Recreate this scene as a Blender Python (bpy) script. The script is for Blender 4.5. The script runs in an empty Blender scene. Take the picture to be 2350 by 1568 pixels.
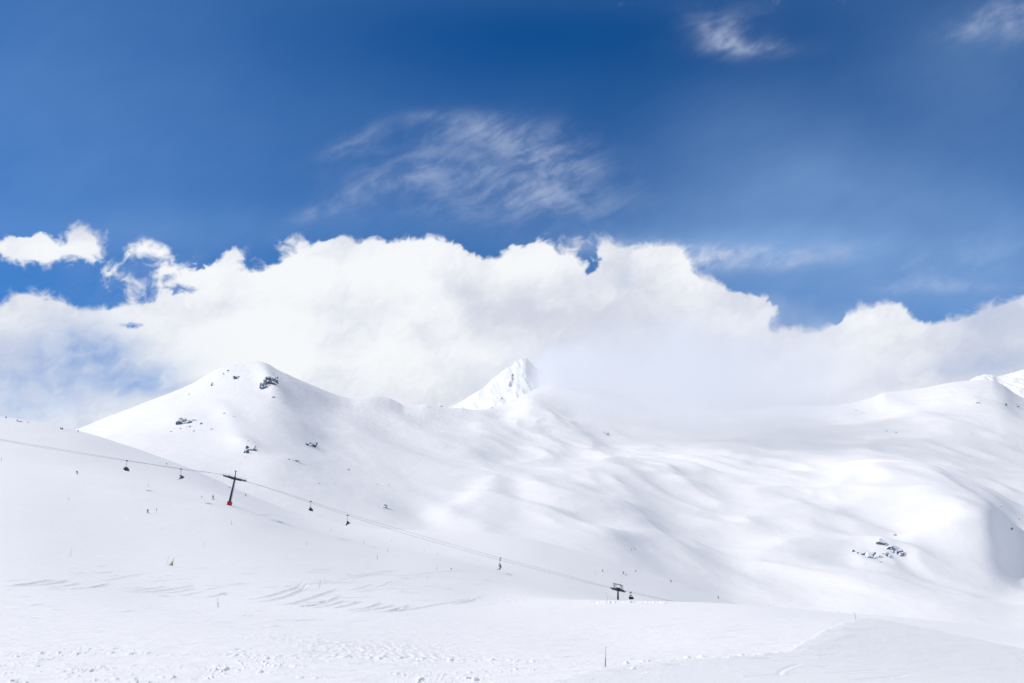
import bpy, bmesh, math, random
import numpy as np
from mathutils import Vector, Matrix

# ------------------------------------------------------------------ camera, light, exposure
sc = bpy.context.scene
F, CX, HY, W = 1827.0, 1174.5, 1193.0, 2349.0      # focal length, centre column, horizon row, in design units
cam_d = bpy.data.cameras.new("camera"); cam = bpy.data.objects.new("camera", cam_d)
sc.collection.objects.link(cam)
cam_d.sensor_width = 36; cam_d.lens = 28
cam_d.shift_y = (HY - 784) / W
cam.location = (0, 0, 0); cam.rotation_euler = (math.radians(90), 0, 0)
cam_d.clip_start = 0.5; cam_d.clip_end = 120000
sc.camera = cam
SUN_EL, SUN_AZ = math.radians(42), math.radians(-83)   # azimuth from +Y towards +X
sun_dir = Vector((math.sin(SUN_AZ) * math.cos(SUN_EL), math.cos(SUN_AZ) * math.cos(SUN_EL), math.sin(SUN_EL)))
sl = bpy.data.lights.new("sun", 'SUN'); so = bpy.data.objects.new("sun", sl); sc.collection.objects.link(so)
sl.energy = 3.0; sl.angle = math.radians(0.5); sl.color = (1.0, 0.97, 0.93)
so.rotation_euler = sun_dir.to_track_quat('Z', 'Y').to_euler()
so.location = (-200, 0, 300)
w = bpy.data.worlds.new("World"); sc.world = w; w.use_nodes = True
nt = w.node_tree; nt.nodes.clear()
wo = nt.nodes.new('ShaderNodeOutputWorld'); bg = nt.nodes.new('ShaderNodeBackground')
sky = nt.nodes.new('ShaderNodeTexSky'); sky.sky_type = 'NISHITA'; sky.sun_disc = False
sky.sun_elevation = SUN_EL; sky.sun_rotation = SUN_AZ
sky.altitude = 2600; sky.air_density = 1.0; sky.dust_density = 0.1; sky.ozone_density = 2.5
tint = nt.nodes.new('ShaderNodeMix'); tint.data_type = 'RGBA'; tint.blend_type = 'MULTIPLY'; tint.inputs[0].default_value = 1
tint.inputs[7].default_value = (0.075, 0.60, 1.10, 1)
nt.links.new(sky.outputs[0], tint.inputs[6]); nt.links.new(tint.outputs[2], bg.inputs[0])
bg.inputs[1].default_value = 0.09
nt.links.new(bg.outputs[0], wo.inputs[0])
sc.view_settings.view_transform = 'Standard'; sc.view_settings.look = 'None'
sc.view_settings.exposure = 0; sc.view_settings.gamma = 1
sc.render.engine = 'CYCLES'
sc.cycles.max_bounces = 6; sc.cycles.diffuse_bounces = 3; sc.cycles.volume_bounces = 4
sc.cycles.transparent_max_bounces = 12
sc.cycles.use_denoising = True
sc.cycles.volume_step_rate = 1.0; sc.cycles.volume_max_steps = 128

COL = sc.collection
rng = np.random.RandomState(7); R = random.Random(11)

# ------------------------------------------------------------------ numpy helpers
_tabs = {}
def gnoise(x, y, seed=0):
    """2-D gradient noise, about -1..1"""
    if seed not in _tabs:
        r = np.random.RandomState(seed + 100); a = r.rand(65536) * 2 * np.pi
        _tabs[seed] = (np.cos(a).astype(np.float32), np.sin(a).astype(np.float32))
    gx, gy = _tabs[seed]
    xi = np.floor(x).astype(np.int64); yi = np.floor(y).astype(np.int64)
    fx = (x - xi).astype(np.float32); fy = (y - yi).astype(np.float32)
    u = fx*fx*fx*(fx*(fx*6-15)+10); v = fy*fy*fy*(fy*(fy*6-15)+10)
    def g(i, j):
        h = ((xi+i)*374761393 + (yi+j)*668265263) & 0xffffffff
        h = ((h ^ (h >> 13))*1274126177) & 0xffffffff
        h = (h ^ (h >> 16)) & 65535
        return gx[h]*(fx-i) + gy[h]*(fy-j)
    a = g(0,0); b = g(1,0); c = g(0,1); d = g(1,1)
    return 1.5*(a*(1-u)*(1-v) + b*u*(1-v) + c*(1-u)*v + d*u*v)
def fbm(x, y, seed=0, octs=4, gain=.5):
    s = 0; a = 1
    for k in range(octs):
        s = s + a*gnoise(x*2**k, y*2**k, seed+k*7); a *= gain
    return s
def pchip(xk, yk, x, mono=True):
    """xk [K], yk [K,...], x [N] -> [N,...]  monotone cubic"""
    xk = np.asarray(xk, float); yk = np.asarray(yk, float)
    h = np.diff(xk); hs = h.reshape((-1,)+(1,)*(yk.ndim-1))
    d = np.diff(yk, axis=0)/hs
    m = np.zeros_like(yk); m[0] = d[0]; m[-1] = d[-1]
    a, b = d[:-1], d[1:]
    w1 = 2*hs[1:]+hs[:-1]; w2 = hs[1:]+2*hs[:-1]
    with np.errstate(divide='ignore', invalid='ignore'):
        hm = (w1+w2)/(w1/a + w2/b)
    m[1:-1] = np.where(a*b > 0, hm, 0) if mono else (a*hs[1:]+b*hs[:-1])/(hs[1:]+hs[:-1])
    x = np.clip(x, xk[0], xk[-1])
    i = np.clip(np.searchsorted(xk, x, side='right')-1, 0, len(xk)-2)
    sh = (-1,)+(1,)*(yk.ndim-1)
    hh = h[i].reshape(sh); t = ((x-xk[i])/h[i]).reshape(sh)
    return ((1+2*t)*(1-t)**2)*yk[i] + t*(1-t)**2*hh*m[i] + t*t*(3-2*t)*yk[i+1] + t*t*(t-1)*hh*m[i+1]
def curve(pts, px):
    p = sorted(pts); return pchip([a for a,_ in p], [b for _,b in p], px)
def sstep(a, b, x):
    t = np.clip((x-a)/(b-a), 0, 1); return t*t*(3-2*t)
def blur1(a, s, axis):
    n = int(3*s)+1; k = np.exp(-0.5*(np.arange(-n, n+1)/s)**2); k /= k.sum()
    p = [(0,0)]*a.ndim; p[axis] = (n, n); q = np.pad(a, p, mode='edge')
    out = 0
    for j, kk in enumerate(k):
        sl_ = [slice(None)]*a.ndim; sl_[axis] = slice(j, j+a.shape[axis]); out = out + kk*q[tuple(sl_)]
    return out

# ------------------------------------------------------------------ materials
def new_mat(name):
    m = bpy.data.materials.new(name); m.use_nodes = True
    return m, m.node_tree, m.node_tree.nodes['Principled BSDF']
def plain(name, col, rough=.6, metal=0.0, var=.15, scale=3.0):
    m, t, b = new_mat(name)
    n = t.nodes.new('ShaderNodeTexNoise'); n.inputs['Scale'].default_value = scale; n.inputs['Detail'].default_value = 4
    co = t.nodes.new('ShaderNodeTexCoord'); t.links.new(co.outputs['Object'], n.inputs['Vector'])
    r = t.nodes.new('ShaderNodeValToRGB')
    r.color_ramp.elements[0].position = .3; r.color_ramp.elements[1].position = .7
    r.color_ramp.elements[0].color = tuple(c*(1-var) for c in col)+(1,)
    r.color_ramp.elements[1].color = tuple(min(1, c*(1+var)) for c in col)+(1,)
    t.links.new(n.outputs[0], r.inputs[0]); t.links.new(r.outputs[0], b.inputs['Base Color'])
    b.inputs['Roughness'].default_value = rough; b.inputs['Metallic'].default_value = metal
    return m
def snow_mat(name, col, bump, scale, dist):
    m, t, b = new_mat(name)
    co = t.nodes.new('ShaderNodeNewGeometry')
    mp = t.nodes.new('ShaderNodeMapping'); mp.inputs['Scale'].default_value = (scale, scale*.8, scale)
    n = t.nodes.new('ShaderNodeTexNoise'); n.inputs['Scale'].default_value = 1; n.inputs['Detail'].default_value = 5
    n.inputs['Roughness'].default_value = .6
    t.links.new(co.outputs['Position'], mp.inputs[0]); t.links.new(mp.outputs[0], n.inputs['Vector'])
    bp = t.nodes.new('ShaderNodeBump'); bp.inputs['Strength'].default_value = bump; bp.inputs['Distance'].default_value = dist
    t.links.new(n.outputs[0], bp.inputs['Height']); t.links.new(bp.outputs[0], b.inputs['Normal'])
    b.inputs['Base Color'].default_value = col+(1,)
    b.inputs['Roughness'].default_value = .7; b.inputs['Specular IOR Level'].default_value = .2
    return m
M_SNOW = snow_mat('groomed_snow', (.90, .874, .85), .35, 1.6, .12)
M_MSNOW = snow_mat('mountain_snow', (.90, .874, .85), .3, .11, 1.2)
def rock_mat():
    m, t, b = new_mat('snow_dusted_rock')
    co = t.nodes.new('ShaderNodeTexCoord'); ge = t.nodes.new('ShaderNodeNewGeometry')
    n = t.nodes.new('ShaderNodeTexNoise'); n.inputs['Scale'].default_value = .22; n.inputs['Detail'].default_value = 6
    t.links.new(co.outputs['Object'], n.inputs['Vector'])
    r = t.nodes.new('ShaderNodeValToRGB')
    r.color_ramp.elements[0].color = (.045, .06, .085, 1); r.color_ramp.elements[1].color = (.20, .225, .275, 1)
    t.links.new(n.outputs[0], r.inputs[0])
    sp = t.nodes.new('ShaderNodeSeparateXYZ'); t.links.new(ge.outputs['Normal'], sp.inputs[0])
    ad = t.nodes.new('ShaderNodeMath'); ad.operation = 'MULTIPLY_ADD'; ad.inputs[1].default_value = 2.2; ad.inputs[2].default_value = -1.1
    t.links.new(n.outputs[0], ad.inputs[0])
    a2 = t.nodes.new('ShaderNodeMath'); a2.operation = 'ADD'; t.links.new(ad.outputs[0], a2.inputs[0]); t.links.new(sp.outputs[2], a2.inputs[1])
    ss = t.nodes.new('ShaderNodeMapRange'); ss.inputs['From Min'].default_value = .10; ss.inputs['From Max'].default_value = .24
    t.links.new(a2.outputs[0], ss.inputs[0])
    mx = t.nodes.new('ShaderNodeMix'); mx.data_type = 'RGBA'
    t.links.new(ss.outputs[0], mx.inputs[0]); t.links.new(r.outputs[0], mx.inputs[6]); mx.inputs[7].default_value = (.85, .865, .905, 1)
    t.links.new(mx.outputs[2], b.inputs['Base Color']); b.inputs['Roughness'].default_value = .85
    return m
M_ROCK = rock_mat()
M_STEEL = plain('dark_blue_steel', (.012, .035, .06), .5, .2)
M_DARK = plain('black_metal', (.006, .014, .022), .5, .1)
M_GALV = plain('galvanised_steel', (.25, .28, .32), .45, .6)
M_RED = plain('red_padding', (.42, .015, .03), .6)
M_BLACK = plain('dark_ski_clothing', (.008, .012, .02), .8)
M_NAVY = plain('navy_ski_clothing', (.012, .03, .07), .8)
M_GREY = plain('grey_ski_clothing', (.12, .16, .22), .8)
M_SKIN = plain('skin', (.45, .28, .2), .6)
M_HELM = plain('helmet_shell', (.012, .014, .02), .3)
M_SKI = plain('ski_laminate', (.02, .025, .04), .4)
M_POLE = plain('marker_pole_grey', (.16, .17, .22), .6)
M_POLER = plain('marker_pole_plum', (.10, .035, .06), .6)
M_YEL = plain('yellow_banner_cloth', (.55, .50, .30), .8)
M_SIGN = plain('piste_marker_blue', (.02, .05, .12), .5)
M_BUB = plain('smoked_bubble', (.10, .16, .24), .25)
M_ROPE = plain('steel_rope', (.05, .055, .07), .6)

# ------------------------------------------------------------------ object helpers
def tag(o, label=None, cat=None, group=None, kind=None):
    if label: o['label'] = label
    if cat: o['category'] = cat
    if group: o['group'] = group
    if kind: o['kind'] = kind
    return o
def mesh_obj(name, me, mat, parent=None, smooth=True):
    o = bpy.data.objects.new(name, me); COL.objects.link(o)
    if mat: me.materials.append(mat) if mat else None
    if smooth: me.polygons.foreach_set('use_smooth', [True]*len(me.polygons))
    if parent: o.parent = parent
    return o
def grid_mesh(name, X, Y, Z, mat):
    nr, nc = X.shape
    co = np.stack([X, Y, Z], -1).reshape(-1, 3).astype(np.float32)
    idx = np.arange(nr*nc, dtype=np.int32).reshape(nr, nc)
    q = np.stack([idx[:-1,:-1], idx[:-1,1:], idx[1:,1:], idx[1:,:-1]], -1).reshape(-1, 4)
    me = bpy.data.meshes.new(name)
    me.vertices.add(len(co)); me.vertices.foreach_set('co', co.ravel())
    me.loops.add(q.size); me.loops.foreach_set('vertex_index', q.ravel())
    me.polygons.add(len(q)); me.polygons.foreach_set('loop_start', np.arange(0, q.size, 4, dtype=np.int32))
    me.polygons.foreach_set('loop_total', np.full(len(q), 4, np.int32))
    me.polygons.foreach_set('use_smooth', np.ones(len(q), bool))
    me.update(calc_edges=True)
    me.materials.append(mat) if mat else None
    o = bpy.data.objects.new(name, me); COL.objects.link(o)
    return o

# ------------------------------------------------------------------ GROUND: near snowfield and the lift slope
GS = [(-3200,700),(-400,905),(0,958),(60,966),(180,990),(300,1028),(450,1085),(560,1135),(700,1187),(800,1209),(900,1218),
      (1000,1222),(1100,1225),(1200,1236),(1300,1259),(1386,1283),(1500,1321),(1600,1357),(1690,1389),(1760,1422),(1900,1490),(2349,1600),(5600,1900)]
g_rows = {
 40:  [(-3200,1720),(5600,1720)],
 58:  [(-3200,1560),(0,1582),(600,1588),(1200,1592),(1500,1590),(1800,1588),(2100,1580),(2349,1572),(5600,1560)],
 72:  [(-3200,1440),(0,1500),(600,1510),(1150,1532),(1389,1532),(1600,1534),(1800,1536),(2349,1542),(5600,1600)],
 115: [(-3200,1310),(0,1385),(600,1424),(1150,1462),(1430,1475),(1600,1468),(1780,1466),(2349,1478),(5600,1640)],
 140: [(-3200,1250),(0,1336),(200,1356),(400,1383),(600,1394),(860,1408),(1150,1432),(1400,1440),(1700,1436),(1900,1436),(2100,1450),(2349,1475),(5600,1640)],
 180: [(-3200,1120),(0,1270),(300,1315),(600,1346),(860,1374),(1150,1399),(1400,1402),(1700,1404),(1900,1418),(2100,1436),(2349,1462),(5600,1600)],
 230: [(-3200,1010),(0,1180),(300,1230),(560,1272),(700,1300),(860,1332),(1000,1355),(1150,1380),(1300,1381),(1400,1379),(1500,1381),(1700,1390),(1900,1409),(2100,1426),(2349,1450),(5600,1600)],
 300: [(-3200,930),(0,1087),(180,1107),(300,1122),(450,1147),(524,1158),(600,1182),(700,1217),(860,1262),(1000,1292),(1150,1330),(1300,1366),(1417,1392),(1500,1408),(1600,1432),(1900,1500),(2349,1560),(5600,1800)],
 410: [(-3200,830),(0,1018),(180,1047),(300,1078),(450,1117),(560,1155),(700,1205),(860,1240),(1000,1262),(1100,1272),(1200,1286),(1300,1308),(1386,1332),(1500,1366),(1600,1400),(1690,1435),(1900,1500),(2349,1580),(5600,1850)],
}
ys = sorted(g_rows)+[540, 640, 900]
pxs = np.concatenate([np.linspace(-3000, -140, 70), np.arange(-120, 2470, 1.5), np.linspace(2490, 5350, 70)])
g_py = [curve(g_rows[y], pxs) if y in g_rows else None for y in ys]
skyc = curve(GS, pxs)
for k, y in enumerate(ys):
    if y == 540: g_py[k] = skyc
    if y == 640: g_py[k] = skyc + 55
    if y == 900: g_py[k] = skyc + 190
zk = np.array([(HY-p)/F*y for p, y in zip(g_py, ys)])
core = zk.copy()
zk = blur1(zk, 26, 1); zk[ys.index(540)] = blur1(core, 8, 1)[ys.index(540)]; yk = np.array([4.0]+ys); zk = np.vstack([np.full((1, len(pxs)), -9.2), zk])
Yr = np.concatenate([np.geomspace(4, 50, 30)[:-1], np.geomspace(50, 260, 900), np.geomspace(260, 560, 260)[1:], np.linspace(562, 900, 40)])
Z = pchip(yk, zk, Yr, False)
PX = np.broadcast_to(pxs, Z.shape); YY = np.broadcast_to(Yr[:, None], Z.shape)
XX = (PX-CX)/F*YY
# the mound at lower right: its crest runs away from the viewer towards the right, so that one sees its shaded side
CR = np.array([(50,1050,1640),(60,1230,1574),(72,1430,1527),(79,1600,1512),(84,1740,1504),(87,1800,1496),(90.5,1850,1470),(94,1900,1442),(97.5,1950,1424),(101,1990,1417)], float)
pc_ = pchip(CR[:,0], CR[:,1], Yr)[:, None]; yc_ = pchip(CR[:,0], CR[:,2], Yr)[:, None]
PYb = HY-F*Z/YY; up_ = np.clip(PX-pc_, 0, None); dn_ = np.clip(pc_-PX, 0, None)
rt = yc_+(.11+.10*sstep(72, 101, YY))*(np.sqrt(up_**2+20**2)-20)*(1-.25*sstep(400, 1500, up_)); lf = yc_+1.1*(np.sqrt(dn_**2+8**2)-8)
mnd = np.where(PX > pc_, rt, lf)
blend_r = np.where((PX > pc_) & (YY <= 101), mnd, np.minimum(PYb, mnd+np.clip(YY-101, 0, None)*4.5))
kk_ = sstep(51, 60, YY)*(YY < 135)
PYb = PYb*(1-kk_)+blend_r*kk_
Z = (HY-PYb)/F*YY
near = sstep(140, 60, YY); side = sstep(-140, 0, PX)*sstep(2500, 2349, PX)
# broad undulation
D = 0.30*fbm(XX/38, YY/50, 3, 2)*sstep(50, 110, YY)*(0.4+0.6*sstep(150, 300, YY)) + 0.9*gnoise(XX/120, YY/160, 5)*sstep(150, 320, YY)*sstep(540, 470, YY)
# wind-scoured, groomed texture running across the slope
u = XX*.97+YY*.25; v = -XX*.25+YY*.97
D += .085*fbm(u/4.5, v/1.1, 21, 4)*sstep(260, 90, YY)+.05*np.clip(fbm(u/1.6, v/.5, 23, 3)-.1, 0, 1)*sstep(170, 80, YY)
D += .075*fbm(u/11, v/2.6, 25, 4)*sstep(90, 200, YY)
patch = np.clip(fbm(u/30, v/9, 31, 3)+.15, 0, 1)
patch2 = sstep(.1, .6, fbm(u/26, v/14, 37, 2))
D += 0.26*patch*np.clip(gnoise(u/3.0, v/1.2, 33)-.34, 0, 1)*sstep(340, 150, YY)*sstep(65, 100, YY)
# lumps and chunks of snow close by
lump = np.clip(gnoise(XX/.55+.3*gnoise(XX/.3, YY/.6, 40), YY/.8, 41)+.5*gnoise(XX/2.1, YY/2.4, 42)-.48, 0, .35)
mask = np.clip(.30+1.7*fbm(XX/9, YY/4, 43, 3), 0, 1.3)
D += .46*lump*mask*sstep(86, 68, YY)
D += .16*np.clip(gnoise(XX/.28, YY/.5, 45)-.3, 0, 1)*mask*sstep(84, 66, YY)
# crumbly track-side band (lower middle)
PYn = HY - F*Z/YY
def band(pxc, pyc, sx, sy): return np.exp(-((PX-pxc)/sx)**2-((PYn-pyc)/sy)**2)
bm_ = band(860, 1487, 190, 17)+band(1010, 1512, 150, 12)+.6*band(640, 1465, 130, 10)+.5*band(1500, 1455, 180, 12)
D += .17*bm_*np.clip(fbm(u/.75, v/.42, 51, 2)-.05, -.2, 1)
D += .2*band(1180, 1375, 160, 12)*np.clip(gnoise(u/1.6, v/1.6, 52), 0, 1)
# ridge of ploughed snow at the foot of the mound, and along the crest by the pylon
def berm(pts, wdt, h, seed, cut=0.0):
    global D
    px_ = np.array([p[0] for p in pts], float); py_ = np.array([p[1] for p in pts], float)
    c = np.interp(PX, px_, py_); inside = (PX > px_[0]) & (PX < px_[-1])
    D += np.where(inside, h*np.exp(-((PYn-c)/wdt)**2)*np.clip(fbm(XX/.8, YY/2, seed, 2)+cut, 0, 1), 0)
berm([(1430,1523),(1500,1517),(1600,1510),(1700,1506),(1790,1500)], 1.5, .30, 61, .05)
berm([(1350,1385),(1420,1383),(1530,1385)], 1.4, .8, 62, -.12)
berm([(0,1500),(300,1502),(700,1507),(1250,1519)], 3.2, .22, 63, -.12)

# ski tracks and skidded turns: grooves cut into the surface
def groove(pts, width=.45, depth=.16, rim=.5):
    """pts in design units on the picture of this slope; cut in world metres"""
    global Z, D
    P = []
    for (a, b) in pts:
        j = int(np.argmin(abs(pxs-a))); col = PYn[:, j]; i = int(np.argmax(col <= b)); P.append((XX[i, j], Yr[i]))
    # smooth resample
    P = np.array(P); n = len(P)
    if n > 2:
        t = np.linspace(0, n-1, (n-1)*6+1); P = pchip(np.arange(n), P, t)
    ym = float(P[:,1].mean()); width = max(width, .0017*ym); depth = max(depth, .0007*ym if ym > 150 else 0)
    L = sum(np.hypot(*(P[i+1]-P[i])) for i in range(len(P)-1)); s0 = 0
    y0, y1 = P[:,1].min()-2.5, P[:,1].max()+2.5
    i0, i1 = np.searchsorted(Yr, [y0, y1])
    pmin = min(CX+F*x/y for x, y in P)-3*F/y0; pmax = max(CX+F*x/y for x, y in P)+3*F/y0
    j0, j1 = np.searchsorted(pxs, [pmin, pmax])
    if i1-i0 < 2 or j1-j0 < 2: return
    xs = XX[i0:i1, j0:j1]; yv = YY[i0:i1, j0:j1]
    best = np.full(xs.shape, 1e9); sgn = np.zeros(xs.shape); tt = np.zeros(xs.shape)
    for k in range(len(P)-1):
        a, b = P[k], P[k+1]; d = b-a; l2 = d@d+1e-9; l = math.sqrt(l2)
        t = np.clip(((xs-a[0])*d[0]+(yv-a[1])*d[1])/l2, 0, 1)
        ex = xs-a[0]-t*d[0]; ey = yv-a[1]-t*d[1]; q = np.hypot(ex, ey)
        m = q < best; best = np.where(m, q, best); sgn = np.where(m, np.sign(ex*d[1]-ey*d[0]), sgn); tt = np.where(m, (s0+t*l)/L, tt)
        s0 += l
    tap = sstep(0, .25, tt)*sstep(1, .6, tt)
    s = best*sgn/width
    prof = -np.exp(-s*s) + rim*np.exp(-((s-1.5)/.8)**2)
    D[i0:i1, j0:j1] += depth*prof*tap
TR = [
 # fan of skidded turns, left
 ([(15,1344),(70,1338),(130,1329)],.7,.30),([(50,1346),(110,1340),(165,1330)],.7,.32),([(0,1345),(40,1343),(85,1336)],.6,.2),
 ([(105,1349),(150,1345),(190,1336)],.5,.2),([(135,1354),(200,1349),(262,1336)],.5,.2),([(90,1352),(120,1352),(150,1350)],.5,.2),
 ([(0,1336),(50,1331),(90,1329)],.5,.15),([(230,1335),(300,1322),(360,1310)],.4,.08),
 ([(295,1357),(350,1351),(400,1343)],.5,.2),([(320,1360),(370,1355),(430,1346),(455,1340)],.7,.32),([(360,1362),(420,1356),(455,1349)],.6,.25),
 ([(410,1369),(440,1363),(480,1357)],.5,.2),([(455,1374),(500,1366),(530,1357)],.6,.25),([(460,1345),(520,1344),(580,1337)],.5,.2),
 ([(470,1355),(500,1349),(525,1346)],.5,.2),([(545,1380),(610,1370),(670,1352),(700,1334)],.6,.26),([(575,1386),(640,1374),(690,1355),(708,1338)],.6,.26),
 ([(630,1392),(690,1380),(740,1364),(790,1346)],.6,.26),([(700,1395),(745,1382),(790,1364)],.6,.26),([(705,1397),(760,1388),(800,1376)],.5,.22),
 ([(760,1397),(800,1388),(835,1378)],.6,.26),([(790,1401),(850,1392),(880,1380)],.6,.28),([(800,1405),(860,1397),(915,1386)],.6,.28),
 ([(830,1406),(890,1402),(930,1390)],.7,.3),([(870,1405),(910,1400),(945,1386)],.6,.26),([(880,1408),(960,1395),(1040,1382),(1120,1370)],.6,.22),
 # long shallow traverses in the middle
 ([(795,1325),(850,1317),(900,1311),(950,1309)],.5,.12),([(780,1330),(860,1320),(930,1317)],.4,.1),([(900,1325),(980,1316),(1060,1312),(1140,1314)],.4,.1),
 ([(840,1318),(940,1322),(1040,1327),(1120,1330)],.4,.1),([(640,1322),(700,1330),(790,1336),(870,1338)],.4,.07),
 ([(640,1345),(720,1340),(820,1338),(930,1342)],.4,.1),([(650,1348),(670,1344),(680,1343)],.5,.16),([(860,1340),(960,1346),(1060,1350)],.4,.1),
 ([(780,1374),(830,1371),(880,1371)],.6,.26),([(795,1358),(830,1349),(870,1338)],.4,.12),([(700,1338),(760,1336),(830,1338)],.4,.1),
 ([(900,1362),(960,1362),(1030,1368)],.4,.12),([(690,1362),(730,1369),(800,1366)],.4,.1),([(715,1384),(740,1381),(755,1377)],.6,.26),
 ([(690,1393),(705,1389),(715,1386)],.6,.26),([(640,1390),(720,1382),(800,1378)],.4,.1),([(860,1352),(890,1340),(910,1332)],.4,.1),
 ([(1020,1392),(1060,1384),(1100,1372),(1140,1362)],.5,.15),([(1030,1378),(1060,1376),(1090,1372)],.4,.12),
 ([(940,1380),(1000,1378),(1080,1382)],.4,.08),([(800,1356),(900,1352),(1010,1353)],.4,.09),
 # upper slope traces
 ([(620,1180),(680,1195),(740,1208)],.6,.12),([(560,1176),(600,1181),(640,1185)],.5,.12),([(10,1068),(60,1073),(150,1082),(250,1092)],.8,.25),
 ([(60,1106),(140,1114),(250,1119)],.5,.12),([(690,1215),(760,1232),(830,1250)],.6,.1),([(820,1248),(900,1268),(980,1290),(1060,1305)],.6,.1),
 ([(0,1159),(80,1160),(160,1162)],.6,.12),([(260,1165),(420,1180),(560,1196)],.6,.10),([(520,1188),(600,1200),(700,1222)],.6,.12),
 ([(640,1290),(760,1305),(900,1322),(960,1326)],.6,.14),([(560,1240),(700,1262),(840,1280),(880,1285)],.6,.14),
 # lower right, by the near pole
 ([(1300,1496),(1350,1498),(1400,1496)],.25,.05),([(1880,1548),(1960,1541),(2060,1539),(2100,1545)],.3,.06),
 ([(1890,1560),(1960,1560),(2050,1553),(2110,1540)],.3,.06),([(1700,1556),(1780,1548),(1860,1546)],.3,.05),([(1780,1552),(1800,1535),(1850,1520)],.3,.05),
 ([(1490,1442),(1530,1436),(1600,1428)],.4,.1),([(1600,1470),(1680,1462),(1730,1460)],.4,.08),
]
for t_ in TR: groove(t_[0], max(t_[1]*.5, .26), max(t_[2]*1.4, .17))
for k in range(260):      # many faint lesser traces
    r = R.random()
    a, b = R.uniform(0, 2300), R.uniform(1400, 1545)
    if k % 3 == 0: a, b = R.uniform(0, 1100), R.uniform(1300, 1400)
    if k % 5 == 0: a, b = R.uniform(100, 1300), R.uniform(1110, 1300)
    j = int(np.argmin(abs(pxs-a)))
    if b < skyc[j]+14: continue
    ln = R.uniform(18, 90)*(1.0 if b > 1300 else .5); dy = R.uniform(-.10, .06)*ln + (.28*ln if b < 1300 else 0)
    groove([(a, b), (a+ln/2, b+dy/2+R.uniform(-1.5, 1.5)), (a+ln, b+dy)], R.uniform(.25, .5)*(1 if b < 1450 else .6), R.uniform(.08, .24)*(1 if b < 1450 else .6))
D *= 1-.6*kk_*sstep(0, 120, up_)*(YY <= 104)
Z = Z + D*side
PYg = HY - F*Z/YY
# rows behind the viewer
extra_y = np.array([-320, -80, -15.0]); exx = np.array([500, 140, 30.0])
sx_ = (pxs-CX)/1900.0
Xall = np.vstack([sx_[None]*exx[:, None], XX]); Yall = np.vstack([np.broadcast_to(extra_y[:, None], (3, len(pxs))), YY])
Zall = np.vstack([np.full((3, len(pxs)), -8.5), Z])
ground = grid_mesh('ground', Xall, Yall, Zall, M_SNOW); tag(ground, kind='structure')

def on_ground(px, py):
    j = int(np.argmin(abs(pxs-px))); i = int(np.argmax((PYg[:, j] <= py) & (Yr > 45)))
    return Vector((XX[i, j]+(px-pxs[j])/F*Yr[i], Yr[i], Z[i, j]))
def ground_z(x, y):
    i = int(np.clip(np.searchsorted(Yr, y), 1, len(Yr)-1)); px = CX+F*x/y; j = int(np.argmin(abs(pxs-px)))
    return float(Z[i, j])
def at(px, py, y): return Vector(((px-CX)/F*y, y, (HY-py)/F*y))

# ------------------------------------------------------------------ MOUNTAINSIDE beyond the lift slope
MS = [(-3200,1300),(-300,1120),(100,1020),(165,992),(200,978),(230,965),(280,946),(330,926),(385,905),(440,881),(470,863),(500,847),(520,841),(540,837),(580,834),(605,837),
      (640,852),(680,869),(720,886),(760,903),(790,913),(810,916),(830,913),(860,909),(890,913),(910,922),(930,931),(955,930),(975,927),(1000,931),
      (1030,936),(1060,938),(1090,942),(1130,936),(1150,930),(1168,923),(1190,915),(1205,907),(1225,896),
      (1245,890),(1270,887),(1300,889),(1350,888),(1400,900),(1500,922),(1600,938),(1680,944),(1730,942),(1760,936),(1790,931),(1830,931),(1880,933),
      (1910,932),(1940,927),(1975,921),(2010,913),(2030,903),(2060,898),(2090,894),(2130,888),(2180,879),(2220,874),(2255,872),(2275,873),(2300,884),(2330,905),(2349,915),(2500,960),(5600,1100)]
mx_ = np.concatenate([np.linspace(-3000, -120, 50), np.arange(-100, 2450, 2.0), np.linspace(2470, 5350, 50)])
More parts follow.
